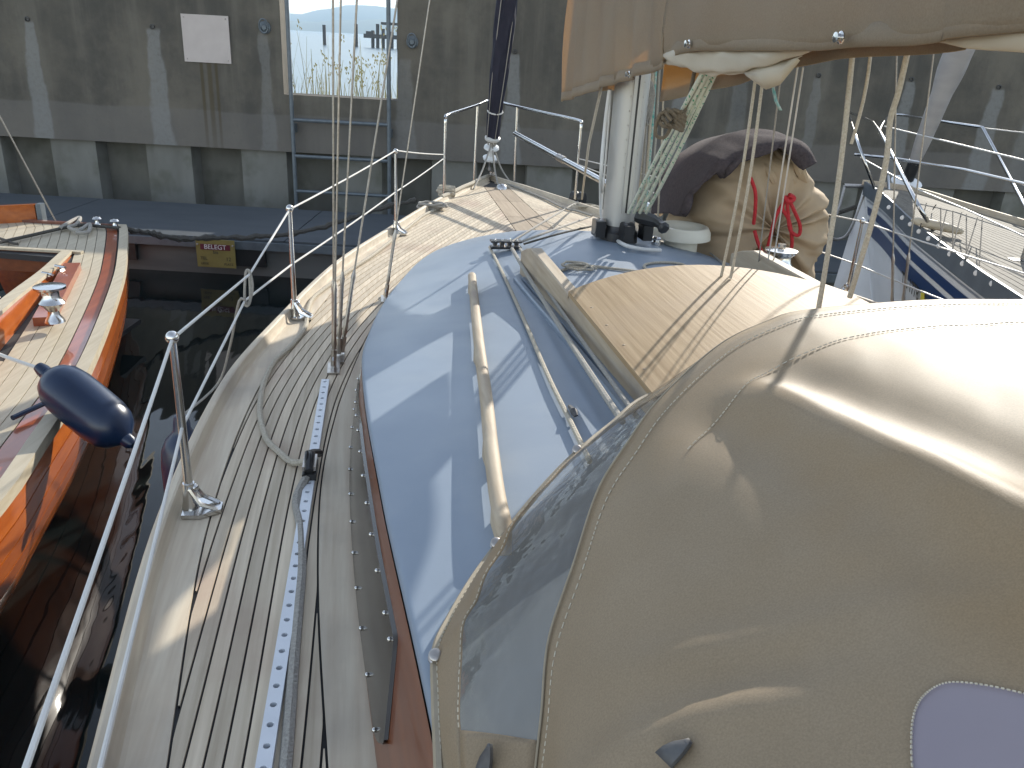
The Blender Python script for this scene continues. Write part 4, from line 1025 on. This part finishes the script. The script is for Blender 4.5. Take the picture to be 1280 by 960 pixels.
# mooring ropes and lines hanging from the boom
def strand(name, label, xy0, xy1, v0, v1, r, mt, ext=0, group=None):
    a, b = PV(*xy0, v0), PV(*xy1, v1); b = b+(b-a)*ext
    q = [a+(b-a)*t+STB*(.012*math.sin(math.pi*t)) for t in frange(0, 1, 8)]
    return tag(G().tube(q, r, 7).build(name, mt, loc=b), label, 'rope', group)
gm = 'ropes hanging from the boom'
strand('mainsheet_fall', 'thick pale rope dropping from the boom to the sprayhood edge, left of the bent one', (1068, 45), (1022, 392), .12, .12, .0085, ROPE, .02, gm)
tag(G().tube(cr([PV(x, y, v) for x, y, v in ((1139, 45, .12), (1124, 112, .12), (1113, 150, .12), (1108, 200, .12), (1092, 270, .12), (1062, 372, .12))], 6), .0082, 7).build('mainsheet_fall', ROPE, loc=PV(1062, 372, .12)), 'thick pale rope with a bend, dropping from the boom to the sprayhood edge', 'rope', gm)
strand('thin_line', 'thin pale line slanting from the boom behind the thick rope', (1090, 50), (1064, 180), .2, .2, .0055, ROPE, 0, gm)
strand('kicker_tackle', 'left strand of the slack rope pair from the boom to the hatch front', (946, 85), (901, 348), .02, .02, .0058, ROPE, 0, gm)
strand('kicker_tackle', 'right strand of the slack rope pair from the boom to the hatch front', (955, 85), (913, 348), .04, .04, .0058, ROPE, 0, gm)
G_ = None
for i, (x0, x1, lab) in enumerate(((997, 960, 'left thin white line of the pair in front of the tan bundle'), (1004, 967, 'right thin white line of the pair in front of the tan bundle'))):
    a, b = PV(x0, 84, .06), PZ(x1, 326, .42); tag(G().tube([a, (a+b)/2, b], .003, 6).build('reefing_line', COATW, loc=b), lab, 'rope', gm)
a, b = PV(976, 95, .06), PZ(948, 330, .38); tag(G().tube([a, b], .003, 6).build('reefing_line', ROPEG, loc=b), 'thin grey line nearest the kicker tackle, before the tan bundle', 'rope', gm)
# green flecked tackle from mast foot to boom
gk = 'green flecked tackle strands'
for i, (x0, x1) in enumerate(((880, 786), (886, 793), (891, 800), (896, 808))):
    a, b = PV(x0, 88, -.02+.02*i), PU(x1, 266, MU-.2-.015*i); o = G().tube(sag(a, b, .012*(i-1)), .0095, 7).build('vang_strand', GREENF, loc=b)
    tag(o, ('first', 'second', 'third', 'fourth')[i]+' green flecked tackle strand counted from the mast', 'rope', gk)
# halyards beside the mast
gh = 'halyards beside the mast'
for i, (x0, x1, mt, lab) in enumerate(((812, 801, ROPEG, 'grey halyard second from the mast, passing the rope hank'), (818, 804, ROPE, 'pale halyard between the grey one and the teal one'),
        (808, 797, ROPE, 'pale halyard lying closest against the mast side'), (822, 806, TEAL, 'teal halyard running down beside the mast'),
        (826, 812, ROPEG, 'thin grey halyard just right of the teal one'), (831, 822, ROPE, 'thin pale halyard furthest from the mast, beside the flecked tackle'))):
    a, b = PU(x0, 60, MU+.02+.02*i), PU(x1, 268+i*2, MU+.02*i)
    tag(G().tube([a+(a-b)*1.5, a, (a+b)/2+STB*.006, b], .008 if i < 3 else .006, 6).build('halyard', mt, loc=b), lab, 'rope', gh)
c_ = PU(806, 118, MU); random.seed(5)
o = G()
for k in range(4): o.tube(cr([c_+V((0, 0, .08))+STB*(.006*k), c_+STB*(.03+.008*k), c_+V((0, 0, -.10-.02*k))+STB*(.012*k), c_+STB*(-.012), c_+V((0, 0, .08))], 5), .007, 6)
tag(o.build('halyard_hank', ROPEG, loc=c_), 'hank of grey rope hung on the mast side', 'rope')
c_ = PV(848, 150, -.01)
o = G()
for k in range(6):
    ph = k*.7; o.tube([c_+STB*(.05*math.cos(a+ph)*(.6+.1*k)-.012*k*.5)+V((0, 0, .035*math.sin(a)*(1+.2*math.sin(k))))+FWD*(.02*math.cos(a*2+k)) for a in frange(0, 2*math.pi, 13)[:-1]], .009, 6, closed=True)
o.tube(cr([c_-STB*.03+V((0, 0, .03)), c_-STB*.085+V((0, 0, .02)), c_-STB*.095+V((0, 0, -.06)), c_-STB*.05+V((0, 0, -.07)), c_-STB*.02], 5), .008, 6)
o.tube(cr([c_, c_+V((0, 0, .06))+STB*.03, PV(868, 90, -.01)], 5), .008, 6)
tag(o.build('tied_rope', ROPEB, loc=c_), 'brown knotted rope tied round the green flecked tackle', 'rope')
# boat hook / pole on the starboard pulpit
pa, pb = PV(643, 166, .36), B(1.2, .55, .30)
pa = B(3.35, .30, .50); pb = B(.85, 1.02, .36)
pa = PU(644, 167, 3.4); pb = PU(752, 226, 1.6)
d_ = (pb-pa).normalized()
pl = thing('whisker_pole', 'silver pole lashed to the right side of the pulpit', 'pole', pa)
G().tube([pa, pb+d_*.9], .026, 12).build('tube', STEEL, pl)
G().tube([pa+(pb-pa)*.55, pa+(pb-pa)*.62], .031, 12).build('sleeve', STEELB, pl)
G().tube([pa-d_*.03, pa], [.012, .027], 10).build('end_fitting', STEELB, pl)
# topping rope beside the mast to the foredeck block
o = G().tube([PU(752, 108, .3), PU(736, 180, .6), DL(727, 250, .05)], .009, 7).build('spinnaker_rope', ROPE, loc=DL(727, 250, .05)); tag(o, 'beige rope stretched from cover corner down to the black foredeck block', 'rope')
o = G().tube([PU(764, 112, MU+.1), PU(752, 262, MU+.12)], .006, 6).build('mast_line', COATW, loc=PU(752, 262, MU+.12)); tag(o, 'thin white line along the left edge of the mast', 'rope')

# ================================================================== BUNDLE ON THE STARBOARD DECK
BU = .30
bun = thing('canvas_bundle', 'big tan canvas bundle standing on the right side deck', 'bundle', PU(930, 345, BU), HEAD)
outl = [(845, 360), (846, 300), (842, 262), (852, 225), (868, 200), (895, 182), (930, 172), (965, 172), (990, 195), (1003, 215), (1016, 235), (1012, 246), (1020, 262), (1018, 300), (1005, 330), (995, 360)]
c2d = (932, 270)
rows = []
random.seed(21)
NB = 64
ringp = cr([PU(x, y, BU) for x, y in outl], 8); cen = PU(*c2d, BU)
def wr_(i, q): return .016*math.sin(i*.55+q*7)+.012*math.sin(i*.9-q*11+1)
def lump(p):
    u, v, z = uvz(p); d = (p-cen).normalized()
    a_ = noise.noise(V((u*2.2, v*2.2, z*5)))*.045+abs(noise.noise(V((v*3+u*2, z*14, 1.7))))*-.045+noise.noise(V((u*7, v*7, z*11)))*.015
    return p+d*a_
for side_ in (0,):
    for q in frange(-1, 1, 41):
        k = math.cos(q*math.pi/2)**.45 if abs(q) < 1 else .02
        rows.append([lump(cen+(p-cen)*k+FWD*(-.42*math.sin(q*math.pi/2)*(1+.06*math.sin(i*.5)))) for i, p in enumerate(ringp)])
G().grid(rows).build('cover', TAN, bun, ang=80)
# gathered top folds
for i, (x0, y0, x1, y1) in enumerate(((955, 190, 985, 240), (965, 184, 996, 236), (975, 183, 1005, 232), (945, 196, 975, 244), (985, 190, 1012, 240))):
    G().tube(cr([PU(x0, y0, BU-.22), PU((x0+x1)/2+3, (y0+y1)/2-3, BU-.36), PU(x1, y1, BU-.34)], 6), [.010+.014*math.sin(math.pi*k/12) for k in range(13)], 7).build('gather', TAN, bun)
# grey towel over the top left
tw = []
top = [(838, 272), (842, 250), (850, 226), (866, 203), (884, 188), (905, 176), (930, 169), (952, 168), (975, 173), (992, 184), (1000, 200)]
bot = [(846, 268), (856, 246), (868, 232), (880, 226), (893, 216), (903, 222), (907, 208), (935, 197), (955, 190), (975, 186), (1001, 212)]
top = [PU(x, y-3, BU-.05) for x, y in top]; bot = [PU(x, y, BU-.46) for x, y in bot]
mid = [(p*.55+q*.45)-FWD*.17+V((0, 0, .03)) for p, q in zip(top, bot)]
bk = [p+FWD*.35-V((0, 0, .06)) for p in top]
A, Bm, C2, D2 = cr(bk, 5), cr(top, 5), cr(mid, 5), cr(bot, 5)
rows = [A, [p+V((0, 0, .012)) for p in Bm]]+[[(p*(1-t)**2+q*2*t*(1-t)+r_*t*t)+(V((0, 0, .02*noise.noise(V((i*.2, t*3, 1)))))+FWD*(-.05*abs(noise.noise(V((i*.16, t*1.5, 4))))-.02*abs(math.sin(i*.37+t)))) for i, (p, q, r_) in enumerate(zip(Bm, [2*b_-.5*(a_+c_2) for a_, b_, c_2 in zip(Bm, C2, D2)], D2))] for t in frange(.1, 1, 10)]
tag(G().grid(rows).build('towel', TOWEL, loc=top[4], thick=.014, ang=80), 'dark grey towel draped over the top of the tan bundle', 'towel')
# red rope on the bundle
rr = thing('red_lashing', 'red rope tied in a bow round the tan bundle', 'rope', PU(985, 250, BU-.45))
ub = BU-.47
def rl(pts, r_=.011, nm='strand'): G().tube(cr([PU(x, y, ub-d) for x, y, d in pts], 6), r_, 7).build(nm, REDR, rr)
rl([(938, 222, 0), (944, 240, .02), (944, 262, .02), (942, 280, .0)])
rl([(943, 288, 0), (948, 305, .02), (956, 322, .0)]); rl([(956, 322, 0), (962, 300, .03), (970, 270, .03), (983, 248, .03)])
rl([(983, 248, .03), (978, 260, .04), (986, 275, .05), (990, 300, .04), (988, 316, .02)])
rl([(985, 247, .04), (992, 262, .06), (1000, 282, .05), (998, 294, .05), (988, 288, .06), (985, 266, .05), (984, 250, .05)])
rl([(980, 246, .04), (986, 252, .06), (992, 248, .05), (986, 244, .05)], .016, 'knot')

# ================================================================== FENDERS
def fender(name, label, a, b, r, grp):
    d = (b-a); ln = d.length; t = thing(name, label, 'fender', (a+b)/2-V((0, 0, r)), group=grp)
    G().lathe([(.014, -.085), (.026, -.08), (.034, -.05), (.036, -.02), (r*.45, .0), (r*.72, .028), (r*.92, .075), (r, .14), (r*1.01, ln/2), (r, ln-.14), (r*.92, ln-.075), (r*.72, ln-.028), (r*.45, ln), (.036, ln+.02), (.034, ln+.05), (.02, ln+.07), (.001, ln+.07)], a, d, 28).build('body', FEND, t)
    return t
fa, fb = PZ(62, 470, -.385), PZ(154, 546, -.62)
f1 = fender('hanging_fender', 'glossy navy fender hanging over the rail of the varnished boat', fa, fb, .13, 'navy fenders')
e = fa-(fb-fa).normalized()*.06
e2 = PZ(-60, 418, -.22)
tag(G().tube(sag(e, e2, .01), .0095, 7).build('fender_rope', COATW, loc=e), 'white rope holding the navy fender on the varnished boat', 'rope')
c_ = PV(232, 575, -2.10)
f2 = fender('hanging_fender', 'dim navy fender hanging outside the hull behind the nearest stanchion', V((c_.x, c_.y, c_.z+.13)), V((c_.x, c_.y, c_.z-.40)), .10, 'navy fenders')
c_t = V((c_.x, c_.y, c_.z+.2))
o = G().tube([PV(332, 432, -1.98), PV(293, 492, -2.0)], .004, 6).build('thin_rope', COATW, loc=PV(293, 492, -2.0)); tag(o, 'thin cord hanging outside the toe rail left of the second stanchion', 'rope')

# ================================================================== VARNISHED BOAT (left)
ZB = -.6
vb = thing('varnished_boat', 'orange varnished wooden boat with pale planked deck at the left edge', 'boat', (-3.6, 5, WZ), 0)
sx = tab([(0.5, -1.98), (2.0, -2.0), (3.0, -2.12), (3.51, -2.24), (4.24, -2.42), (5.02, -2.67), (6.3, -3.13), (7.0, -3.42), (7.9, -3.82), (8.15, -3.95)])
YT = 8.1
px_ = tab([(0.5, -5.3), (3, -5.35), (5, -5.45), (7, -5.5), (8.15, -5.45)])   # port sheer
def offx(Y, d): return sx(Y)-d*math.sqrt(1+slope(sx, Y)**2)
ci = tab([(2.5, -2.72), (4.2, -3.03), (4.9, -3.22), (6.0, -3.56), (7.03, -3.90), (7.1, -3.92)])
def ycol(Y): return Y
YS = frange(1.2, YT, 60)
# hull planks (strakes), port and starboard sides, transom
NSTR = 9
for k in range(NSTR):
    g = G(); rows = []
    for Y in YS:
        row = []
        for t in ((k+.04)/NSTR, (k+.5)/NSTR, (k+.96)/NSTR):
            zz = ZB-.05-t*.85; bul = .03*math.sin(min(t, 1)*math.pi)-.36*t*t
            row.append(V((sx(Y)+bul, Y, zz)))
        row = [row[0]-V((.012, 0, 0))]+row+[row[-1]-V((.012, 0, 0))]
        rows.append(row)
    g.grid(rows); g.build('hull_plank', VARN, vb, ang=50)
g = G()
g.grid([[V((sx(Y)+.03*math.sin(t*math.pi)-.36*t*t-.010, Y, ZB-.05-t*.85)) for t in frange(0, 1, 8)] for Y in YS]); g.build('hull_seams', VARND, vb)
g = G(); g.grid([[V((px_(Y)-.9*(.13*math.sin(t*math.pi*.75)-.36*t*t), Y, ZB-.05-t*.85)) for t in frange(0, 1, 8)] for Y in YS]); g.build('port_side', VARN, vb)
G().prism([V((sx(YT), YT, ZB-.02)), V((px_(YT), YT, ZB-.02)), V((px_(YT)+.25, YT, WZ-.1)), V((sx(YT)-.25, YT, WZ-.1))], (0, .03, 0)).build('transom', VARN, vb, smooth=False)
def strip(name, f0, f1, Ya, Yb, z0, th, mt, n=40, parent=vb):
    rows = []
    for Y in frange(Ya, Yb, n):
        a, b = f0(Y), f1(Y); rows.append([V((a, Y, z0-.03)), V((a, Y, z0+th)), V((b, Y, z0+th)), V((b, Y, z0-.03))])
    return G().grid(rows).build(name, mt, parent, ang=25)
strip('rubbing_rail', lambda Y: offx(Y, -.02), lambda Y: offx(Y, .055), 1.2, YT, ZB+.0, .03, CREAM)
strip('covering_plank', lambda Y: offx(Y, .075), lambda Y: offx(Y, .165), 1.2, YT-.02, ZB-.01, .012, mat('glossy_mahogany', (.36, .085, .022), (.24, .05, .016), (18, 1.5, 20), .3, coat=.7))
strip('deck_bed', lambda Y: offx(Y, .03), lambda Y: (ci(Y) if Y < 7.03 else px_(Y)+.05), 1.2, 7.03, ZB-.03, .02, CAULK)
strip('deck_bed', lambda Y: offx(Y, .03), lambda Y: px_(Y)+.03, 7.03, YT-.03, ZB-.03, .02, CAULK)
for k in range(24):
    d0 = .175+k*.078; d1 = d0+.073
    f0 = lambda Y: offx(Y, d0); f1 = lambda Y: offx(Y, d1)
    if offx(7.6, d1) < px_(7.6)+.25: break
    Yc = next((Y for Y in frange(1.2, 7.03, 200) if offx(Y, d1) < ci(Y)+.02), None)
    if Yc is None: strip('deck_plank', f0, f1, 1.2, YT-.03, ZB-.01, .010, CREAM, 50)
    else:
        if Yc > 1.5: strip('deck_plank', f0, f1, 1.2, Yc, ZB-.01, .010, CREAM, 40)
        strip('deck_plank', f0, f1, 7.06, YT-.03, ZB-.01, .010, CREAM, 12)
strip('covering_plank', lambda Y: px_(Y)+.22, lambda Y: px_(Y)+.02, 7.06, YT-.02, ZB-.01, .013, MATS['glossy_mahogany'])
G().box(((sx(YT)+px_(YT))/2, YT-.01, ZB+.005), (sx(YT)-px_(YT), .05, .04)).build('taffrail', VARND, vb, smooth=False)
# cockpit
G().box((-4.7, 7.03, ZB-.09), (1.75, .03, .20)).build('bulkhead', MAHOG, vb, smooth=False)
G().box((-4.7, 7.02, ZB+.012), (1.80, .05, .02)).build('bulkhead_cap', CREAM, vb, smooth=False)
G().box((-4.4, 4.4, ZB-.62), (2.0, 5.4, .04)).build('cockpit_sole', BLACK, vb, smooth=False)  # black colour stands in for the deep shade inside the cockpit
chh = tab([(2.5, .24), (5, .17), (6.2, .07), (7.03, .012)])
rows = []; caps = []
for Y in frange(2.5, 7.02, 34):
    x = ci(Y); z = ZB+chh(Y)
    rows.append([V((x+.02, Y, ZB-.02)), V((x-.005, Y, z))])
    caps.append([V((x+.012, Y, z-.012)), V((x+.012, Y, z+.012)), V((x-.075, Y, z+.012)), V((x-.075, Y, z-.3))])
G().grid(rows).build('coaming', VARN, vb); G().grid(caps).build('coaming_cap', CREAM, vb, ang=30)
pa_, pb_ = PZ(54, 402, ZB+.03), PZ(91, 333, ZB+.03); pd_ = (pb_-pa_).normalized()
G().box((pa_+pb_)/2+V((0, 0, .0)), (.12, (pb_-pa_).length, .06), (pd_.cross(V((0, 0, 1))), pd_, V((0, 0, 1)))).build('winch_pad', MATS['glossy_mahogany'], vb, smooth=False)
wp = PZ(69, 402, ZB+.06)
wn_ = G().lathe([(r_*.74, h_*.92) for r_, h_ in [(.085, 0), (.075, .02), (.05, .05), (.045, .08), (.09, .125), (.105, .14), (.085, .16), (.068, .18), (.07, .225), (.13, .245), (.13, .26), (.03, .268), (.001, .268)]], wp, n=24).build('winch', STEEL, vb)
for x, y in ((76, 338), (60, 347), (52, 360)):
    p = PZ(x, y, ZB+.06); cl = G().box(p, (.03, .07, .03)).build('cleat', STEEL, vb, smooth=False)
    G().tube([p+V((-.05, .02, .03)), p+V((.05, -.02, .03))], .012, 6).build('horn', STEEL, cl)
p = PZ(38, 517, ZB+.02)
G().tube([p+V((.03, .1, .02)), p-V((.03, .1, -.02))], .014, 8).build('fairlead', FEND, vb)
# varnished bulwark on the far quarter
G().prism([PZ(-40, 282, ZB), PZ(46, 277, ZB), PZ(46, 277, ZB)+V((0, 0, .17)), PZ(-40, 282, ZB)+V((0, 0, .17))], (0, .06, 0)).build('bulwark', VARN, vb, smooth=False)
G().box(PZ(50, 277, ZB)+V((.01, .03, .085)), (.05, .08, .18)).build('end_block', GALV, vb, smooth=False)
# fittings on the stern: cleats, lines
for x, y in ((122, 281), (144, 284)):
    p = PZ(x, y, ZB+.02); cl = G().lathe([(.035, 0), (.02, .02), (.02, .05), (.045, .06), (.03, .08), (.001, .085)], p, n=12).build('bollard', STEEL, vb)
rope('stern_line', 'dark rope leading from the stern cleat across the pale deck of the varnished boat', [PZ(x, y, ZB+.03) for x, y in ((0, 303), (40, 294), (80, 285), (105, 281), (125, 283), (150, 285))], .016, ROPED)
rope('stern_rope_heap', 'grey rope heaped at the stern of the varnished boat', [PZ(x, y, ZB+.04) for x, y in ((75, 285), (90, 276), (100, 272), (96, 280), (86, 284), (98, 288), (112, 280), (110, 290), (95, 291))], .018, ROPEG)
rope('thin_rope', 'dark cord lying at the far left of the pale deck', [PZ(x, y, ZB+.02) for x, y in ((-6, 296), (6, 300), (16, 304), (22, 305))], .012, ROPED)
o = G().tube([PZ(71, 279, ZB), PYY(-30, 90, 7.9)], .008, 6).build('backstay', WIRE, vb)

# ================================================================== WHITE YACHT (right)
ZY = .08
wy = thing('white_yacht', 'white yacht with navy stripes and grey teak deck at the right edge', 'sailboat', (4.6, 6.5, WZ), 0)
def q_(x, y, z=ZY): p = PZ(x, y, z); return p
bow = q_(1080, 232)
psh = [bow]+[q_(x, y) for x, y in ((1092, 240), (1110, 254), (1140, 283), (1180, 314), (1222, 345), (1262, 372))]
d_ = (psh[-1]-psh[-2]).normalized(); psh += [psh[-1]+d_*1.2, psh[-1]+d_*3.0]
ssh = [bow]+[q_(x, y) for x, y in ((1105, 235), (1150, 243), (1210, 262), (1282, 284))]
d2 = (ssh[-1]-ssh[-2]).normalized(); ssh += [ssh[-1]+d2*1.2, ssh[-1]+(d2*.5+V((0, -1, 0))).normalized()*4]
PSH, SSH = corr(psh, 60), corr(ssh, 60)
def hullp(i, t):
    p = PSH[i]; k = max(0, 1-i/34.0); tang = (PSH[min(i+1, 59)]-PSH[max(i-1, 0)]).normalized(); inn = V((-tang.y, tang.x, 0))
    if inn.x < 0: inn = -inn
    return p+V((0, 0, -t*1.48))+tang*(1.35*t*k**1.5)+inn*(.10*t+.35*t*t*(1-k))
g = G(); g.grid([[hullp(i, t) for t in frange(0, 1, 14)] for i in range(60)]); g.build('hull', GRP, wy)
g = G(); g.grid([[p-V((0, 0, t*1.48))+V((-.3*t, -.4*t, 0)) for t in frange(0, 1, 6)] for p in SSH]); g.build('starboard_side', GRP, wy)
def hstripe(t0, t1, mt, nm):
    rows = []
    for i in range(3, 60):
        tang = PSH[min(i+1, 59)]-PSH[max(i-1, 0)]; o_ = V((tang.y, -tang.x, 0)).normalized()
        if o_.x > 0: o_ = -o_
        rows.append([hullp(i, t)+o_*.005 for t in frange(t0, t1, 4)])
    G().grid(rows).build(nm, mt, wy)
hstripe(.075, .085, GREYP, 'hull_line'); hstripe(.115, .165, NAVYP, 'navy_stripe'); hstripe(.195, .285, NAVYP, 'navy_stripe')
# aluminium toe rail, deck, planks
rows = [[p+V((-.006, -.003, -.09)), p+V((-.008, -.003, .045)), p+V((.012, 0, .045)), p+V((.014, 0, -.01))] for p in PSH]
G().grid(rows).build('toe_rail', mat('grey_alloy', (.15, .175, .20), (.12, .14, .165), (6, 6, 6), .5, metal=.3), wy, ang=30)
rows = [[p+V((0, 0, -.03)), p+V((0, 0, .06)), p+V((-.025, 0, .06)), p+V((-.025, 0, -.01))] for p in SSH]
G().grid(rows).build('toe_rail', TEAK, wy, ang=30)
for x, y in ((1112, 259), (1129, 272), (1139, 280), (1150, 289), (1162, 298), (1175, 307), (1189, 317), (1205, 329), (1222, 341), (1242, 354)):  # white discs: light seen through the rail's holes, put in as colour
    p = min(PSH, key=lambda q: (q-PZ(x, y, ZY+.0)).length); p = PZ(x, y, ZY+.015); G().lathe([(.020, 0), (.016, .006), (.001, .007)], p+V((-.012, -.008, 0)), (-.8, -.5, .25), 10).build('hole_light_disc', PRINTW, wy)
g = G(); g.grid([[a, a*.5+b*.5+V((0, 0, .02)), b] for a, b in zip(PSH, SSH)]); g.build('deck_bed', CAULK, wy)
ND = 24
for k in range(ND):
    for lo, hi in (((k+.06)/ND, (k+.94)/ND),):
        rows = []
        for i in range(3, 58):
            a, b = PSH[i], SSH[i]; c0, c1 = a+(b-a)*(.02+.96*lo), a+(b-a)*(.02+.96*hi); zc = lambda s_: V((0, 0, .008+.08*s_*(1-s_)))
            rows.append([c0+zc(lo)-V((0, 0, .006)), c0+zc(lo), c1+zc(hi), c1+zc(hi)-V((0, 0, .006))])
        G().grid(rows).build('deck_plank', TEAKG, wy, ang=20)
# registration
i0 = min(range(60), key=lambda i: (hullp(i, .72)-PYY(1143, 353, 7.2)).length)
best = min(((i, t) for i in range(4, 59) for t in frange(.3, .5, 25)), key=lambda q: (((hullp(*q)-EYE)-ray(1143, 353)*(hullp(*q)-EYE).dot(ray(1143, 353))).length))
i0, t0 = best
xd = hullp(i0+1, t0)-hullp(i0-1, t0); yd = hullp(i0, t0-.05)-hullp(i0, t0+.05); nn = xd.cross(yd).normalized()
text('registration', 'TG 1778', .155, PRINTK, wy, hullp(i0, t0)+nn*.012, xd, yd)
G().box(hullp(i0, t0)+xd.normalized()*.40+nn*.012, (.10, .13, .004), (xd.normalized(), (yd-xd.normalized()*yd.dot(xd.normalized())).normalized(), nn)).build('registration_tag', YELT, wy, smooth=False)
# pulpit
ZP = .70
def Q(x, y, z): return PZ(x, y, z)
tA = Q(1091, 153, ZP); tB = Q(1060, 140, ZP-.0); tC = Q(1118, 143, ZP); tD = Q(1228, 159, ZP)
G().tube(cr([DLp for DLp in (Q(1168, 290, ZY), Q(1143, 248, ZY+.26), Q(1106, 176, ZP-.08), tA)], 6)+cr([tA, Q(1076, 146, ZP), tB], 4)[1:], .016, 9).build('pulpit_rail', STEEL, wy)
G().tube(cr([tB, Q(1071, 175, ZP-.14), Q(1095, 240, ZY)], 6), .016, 9).build('pulpit_leg', STEEL, wy)
e_ = tD+(tD-tC)*.02
G().tube(cr([Q(1100, 162, ZP-.06), Q(1107, 150, ZP-.01), tC, (tC+tD)/2, tD], 6)+[tD+V((.1, -.25, -.25)), Q(1275, 246, ZY+.2), Q(1302, 300, ZY)], .016, 9).build('pulpit_rail', STEEL, wy)
G().tube([Q(1068, 193, ZP-.30), Q(1118, 198, ZP-.30), Q(1205, 212, ZP-.30), Q(1290, 232, ZP-.30)], .014, 8).build('pulpit_midrail', STEEL, wy)
G().tube([Q(1107, 170, ZP-.12), Q(1111, 240, ZY)], .016, 8).build('pulpit_leg', STEEL, wy)
stp = Q(1276, 330, ZY)
sto = G().tube([stp, stp+V((.03, 0, .55))], [.016, .013], 10).build('stanchion', STEEL, wy)
G().box(stp+V((0, 0, .015)), (.16, .08, .03)).build('base', BLACK, sto, smooth=False)
# lifelines + netting
L0, L1 = tA+V((0, 0, -.02)), stp+V((.03, 0, .50))
a0, a1 = Q(1092, 153, ZP), Q(1300, 178, ZP); 
G().tube([Q(1106, 158, ZP-.03), Q(1300, 205, ZP-.03)], .007, 6).build('lifeline', COATW, wy)
G().tube([Q(1076, 197, ZP-.30), Q(1150, 238, .30), Q(1208, 262, .28), Q(1290, 300, .24)], .006, 6).build('lifeline', COATW, wy)
G().tube([Q(1228, 160, ZP-.02), Q(1300, 168, ZP-.02)], .007, 6).build('lifeline', COATW, wy)
for xa, ya, xb, yb in ((1158, 254, 1150, 286), (1170, 256, 1166, 262), (1176, 260, 1176, 300), (1183, 264, 1174, 304), (1191, 264, 1191, 310), (1202, 266, 1189, 316), (1208, 268, 1208, 324), (1222, 272, 1206, 324), (1228, 274, 1224, 332)):
    G().tube([Q(xa, ya, .26), Q(xb, yb, ZY+.05)], .0045, 5).build('netting_cord', ROPED, wy)
# its furled headsail
jw = thing('furled_headsail', 'pale grey furled headsail on the bow of the white yacht', 'sail', Q(1140, 205, .42))
a, b = PYY(1143, 203, 9.0), PYY(1200, 60, 8.6); d_ = (b-a).normalized(); X2 = d_.cross(V((0, 1, 0))).normalized(); Y2 = d_.cross(X2)
rows = []
for i in range(60):
    t = i*.05; r_ = (.055+.075*min(1, t/1.2))*(1 if t < 2.2 else 1-.9*(t-2.2)/.8); r_ *= 1+.06*abs(math.sin(t*8.5))
    rows.append([a+d_*t+(X2*math.cos(q)+Y2*math.sin(q))*r_*(1+.05*math.sin(q*2+t*8.5)) for q in [2*math.pi*j/16 for j in range(16)]])
G().grid(rows, cv=True).build('sailcloth', mat('pale_sailcloth', (.42, .40, .39), (.34, .325, .32), (3, 3, 9), .7, .1, trans=.15), jw)
G().lathe([(.04, -.26), (.15, -.25), (.16, -.23), (.06, -.20), (.05, -.05), (.06, 0)], a, d_, 16).build('drum', WHITE, jw)
G().tube([a-d_*.2, a+d_*.02], .062, 10).build('drum_cover', BLACK, jw)
G().tube([a-d_*.75, a-d_*.2], .014, 6).build('stay', WIRE, jw); G().tube([a+d_*2.9, a+d_*9], .006, 6).build('stay', WIRE, jw)
# lying fender roll on its foredeck and bow ladder
p = Q(1172, 282, ZY+.08); G().tube(cr([p+V((-.12, .18, 0)), p, p+V((.12, -.16, -.01))], 4), [.015, .03, .035, .035, .035, .035, .03, .028, .015], 10).build('rolled_sail', SAIL, wy)
bl = thing('boarding_ladder', 'folded steel boarding ladder on the bow of the white yacht', 'ladder', Q(1070, 238, -.3))
G().tube([PYY(1055, 232, 9.0), PYY(1085, 233, 9.0)], .022, 8).build('rung', STEELB, bl)
G().tube(cr([PYY(1056, 232, 9.0), PYY(1048, 262, 8.9), PYY(1036, 292, 8.8), PYY(1043, 299, 8.8), PYY(1056, 296, 8.8), PYY(1066, 280, 8.9), PYY(1084, 234, 9.0)], 5), .016, 8).build('stile', STEELB, bl)
rope('white_yacht_mooring', 'black flecked mooring rope at the bow of the white yacht', [PYY(1090, 250, 9.2), PYY(1060, 262, 9.25), PYY(1040, 268, 9.3), PYY(1022, 272, 9.35)], .024, ROPED)

# ================================================================== AIR
hm = bpy.data.materials.new('haze_air'); hm.use_nodes = True; N = hm.node_tree.nodes
for n in list(N):
    if n.type == 'BSDF_PRINCIPLED': N.remove(n)
vo = N.new('ShaderNodeVolumePrincipled'); vo.inputs['Color'].default_value = (.62, .82, 1, 1); vo.inputs['Density'].default_value = .0004
hm.node_tree.links.new(vo.outputs[0], N['Material Output'].inputs['Volume'])
o = G().box((-600, 2090, 78), (8000, 4300, 165)).build('haze', hm, smooth=False); o['kind'] = 'stuff'
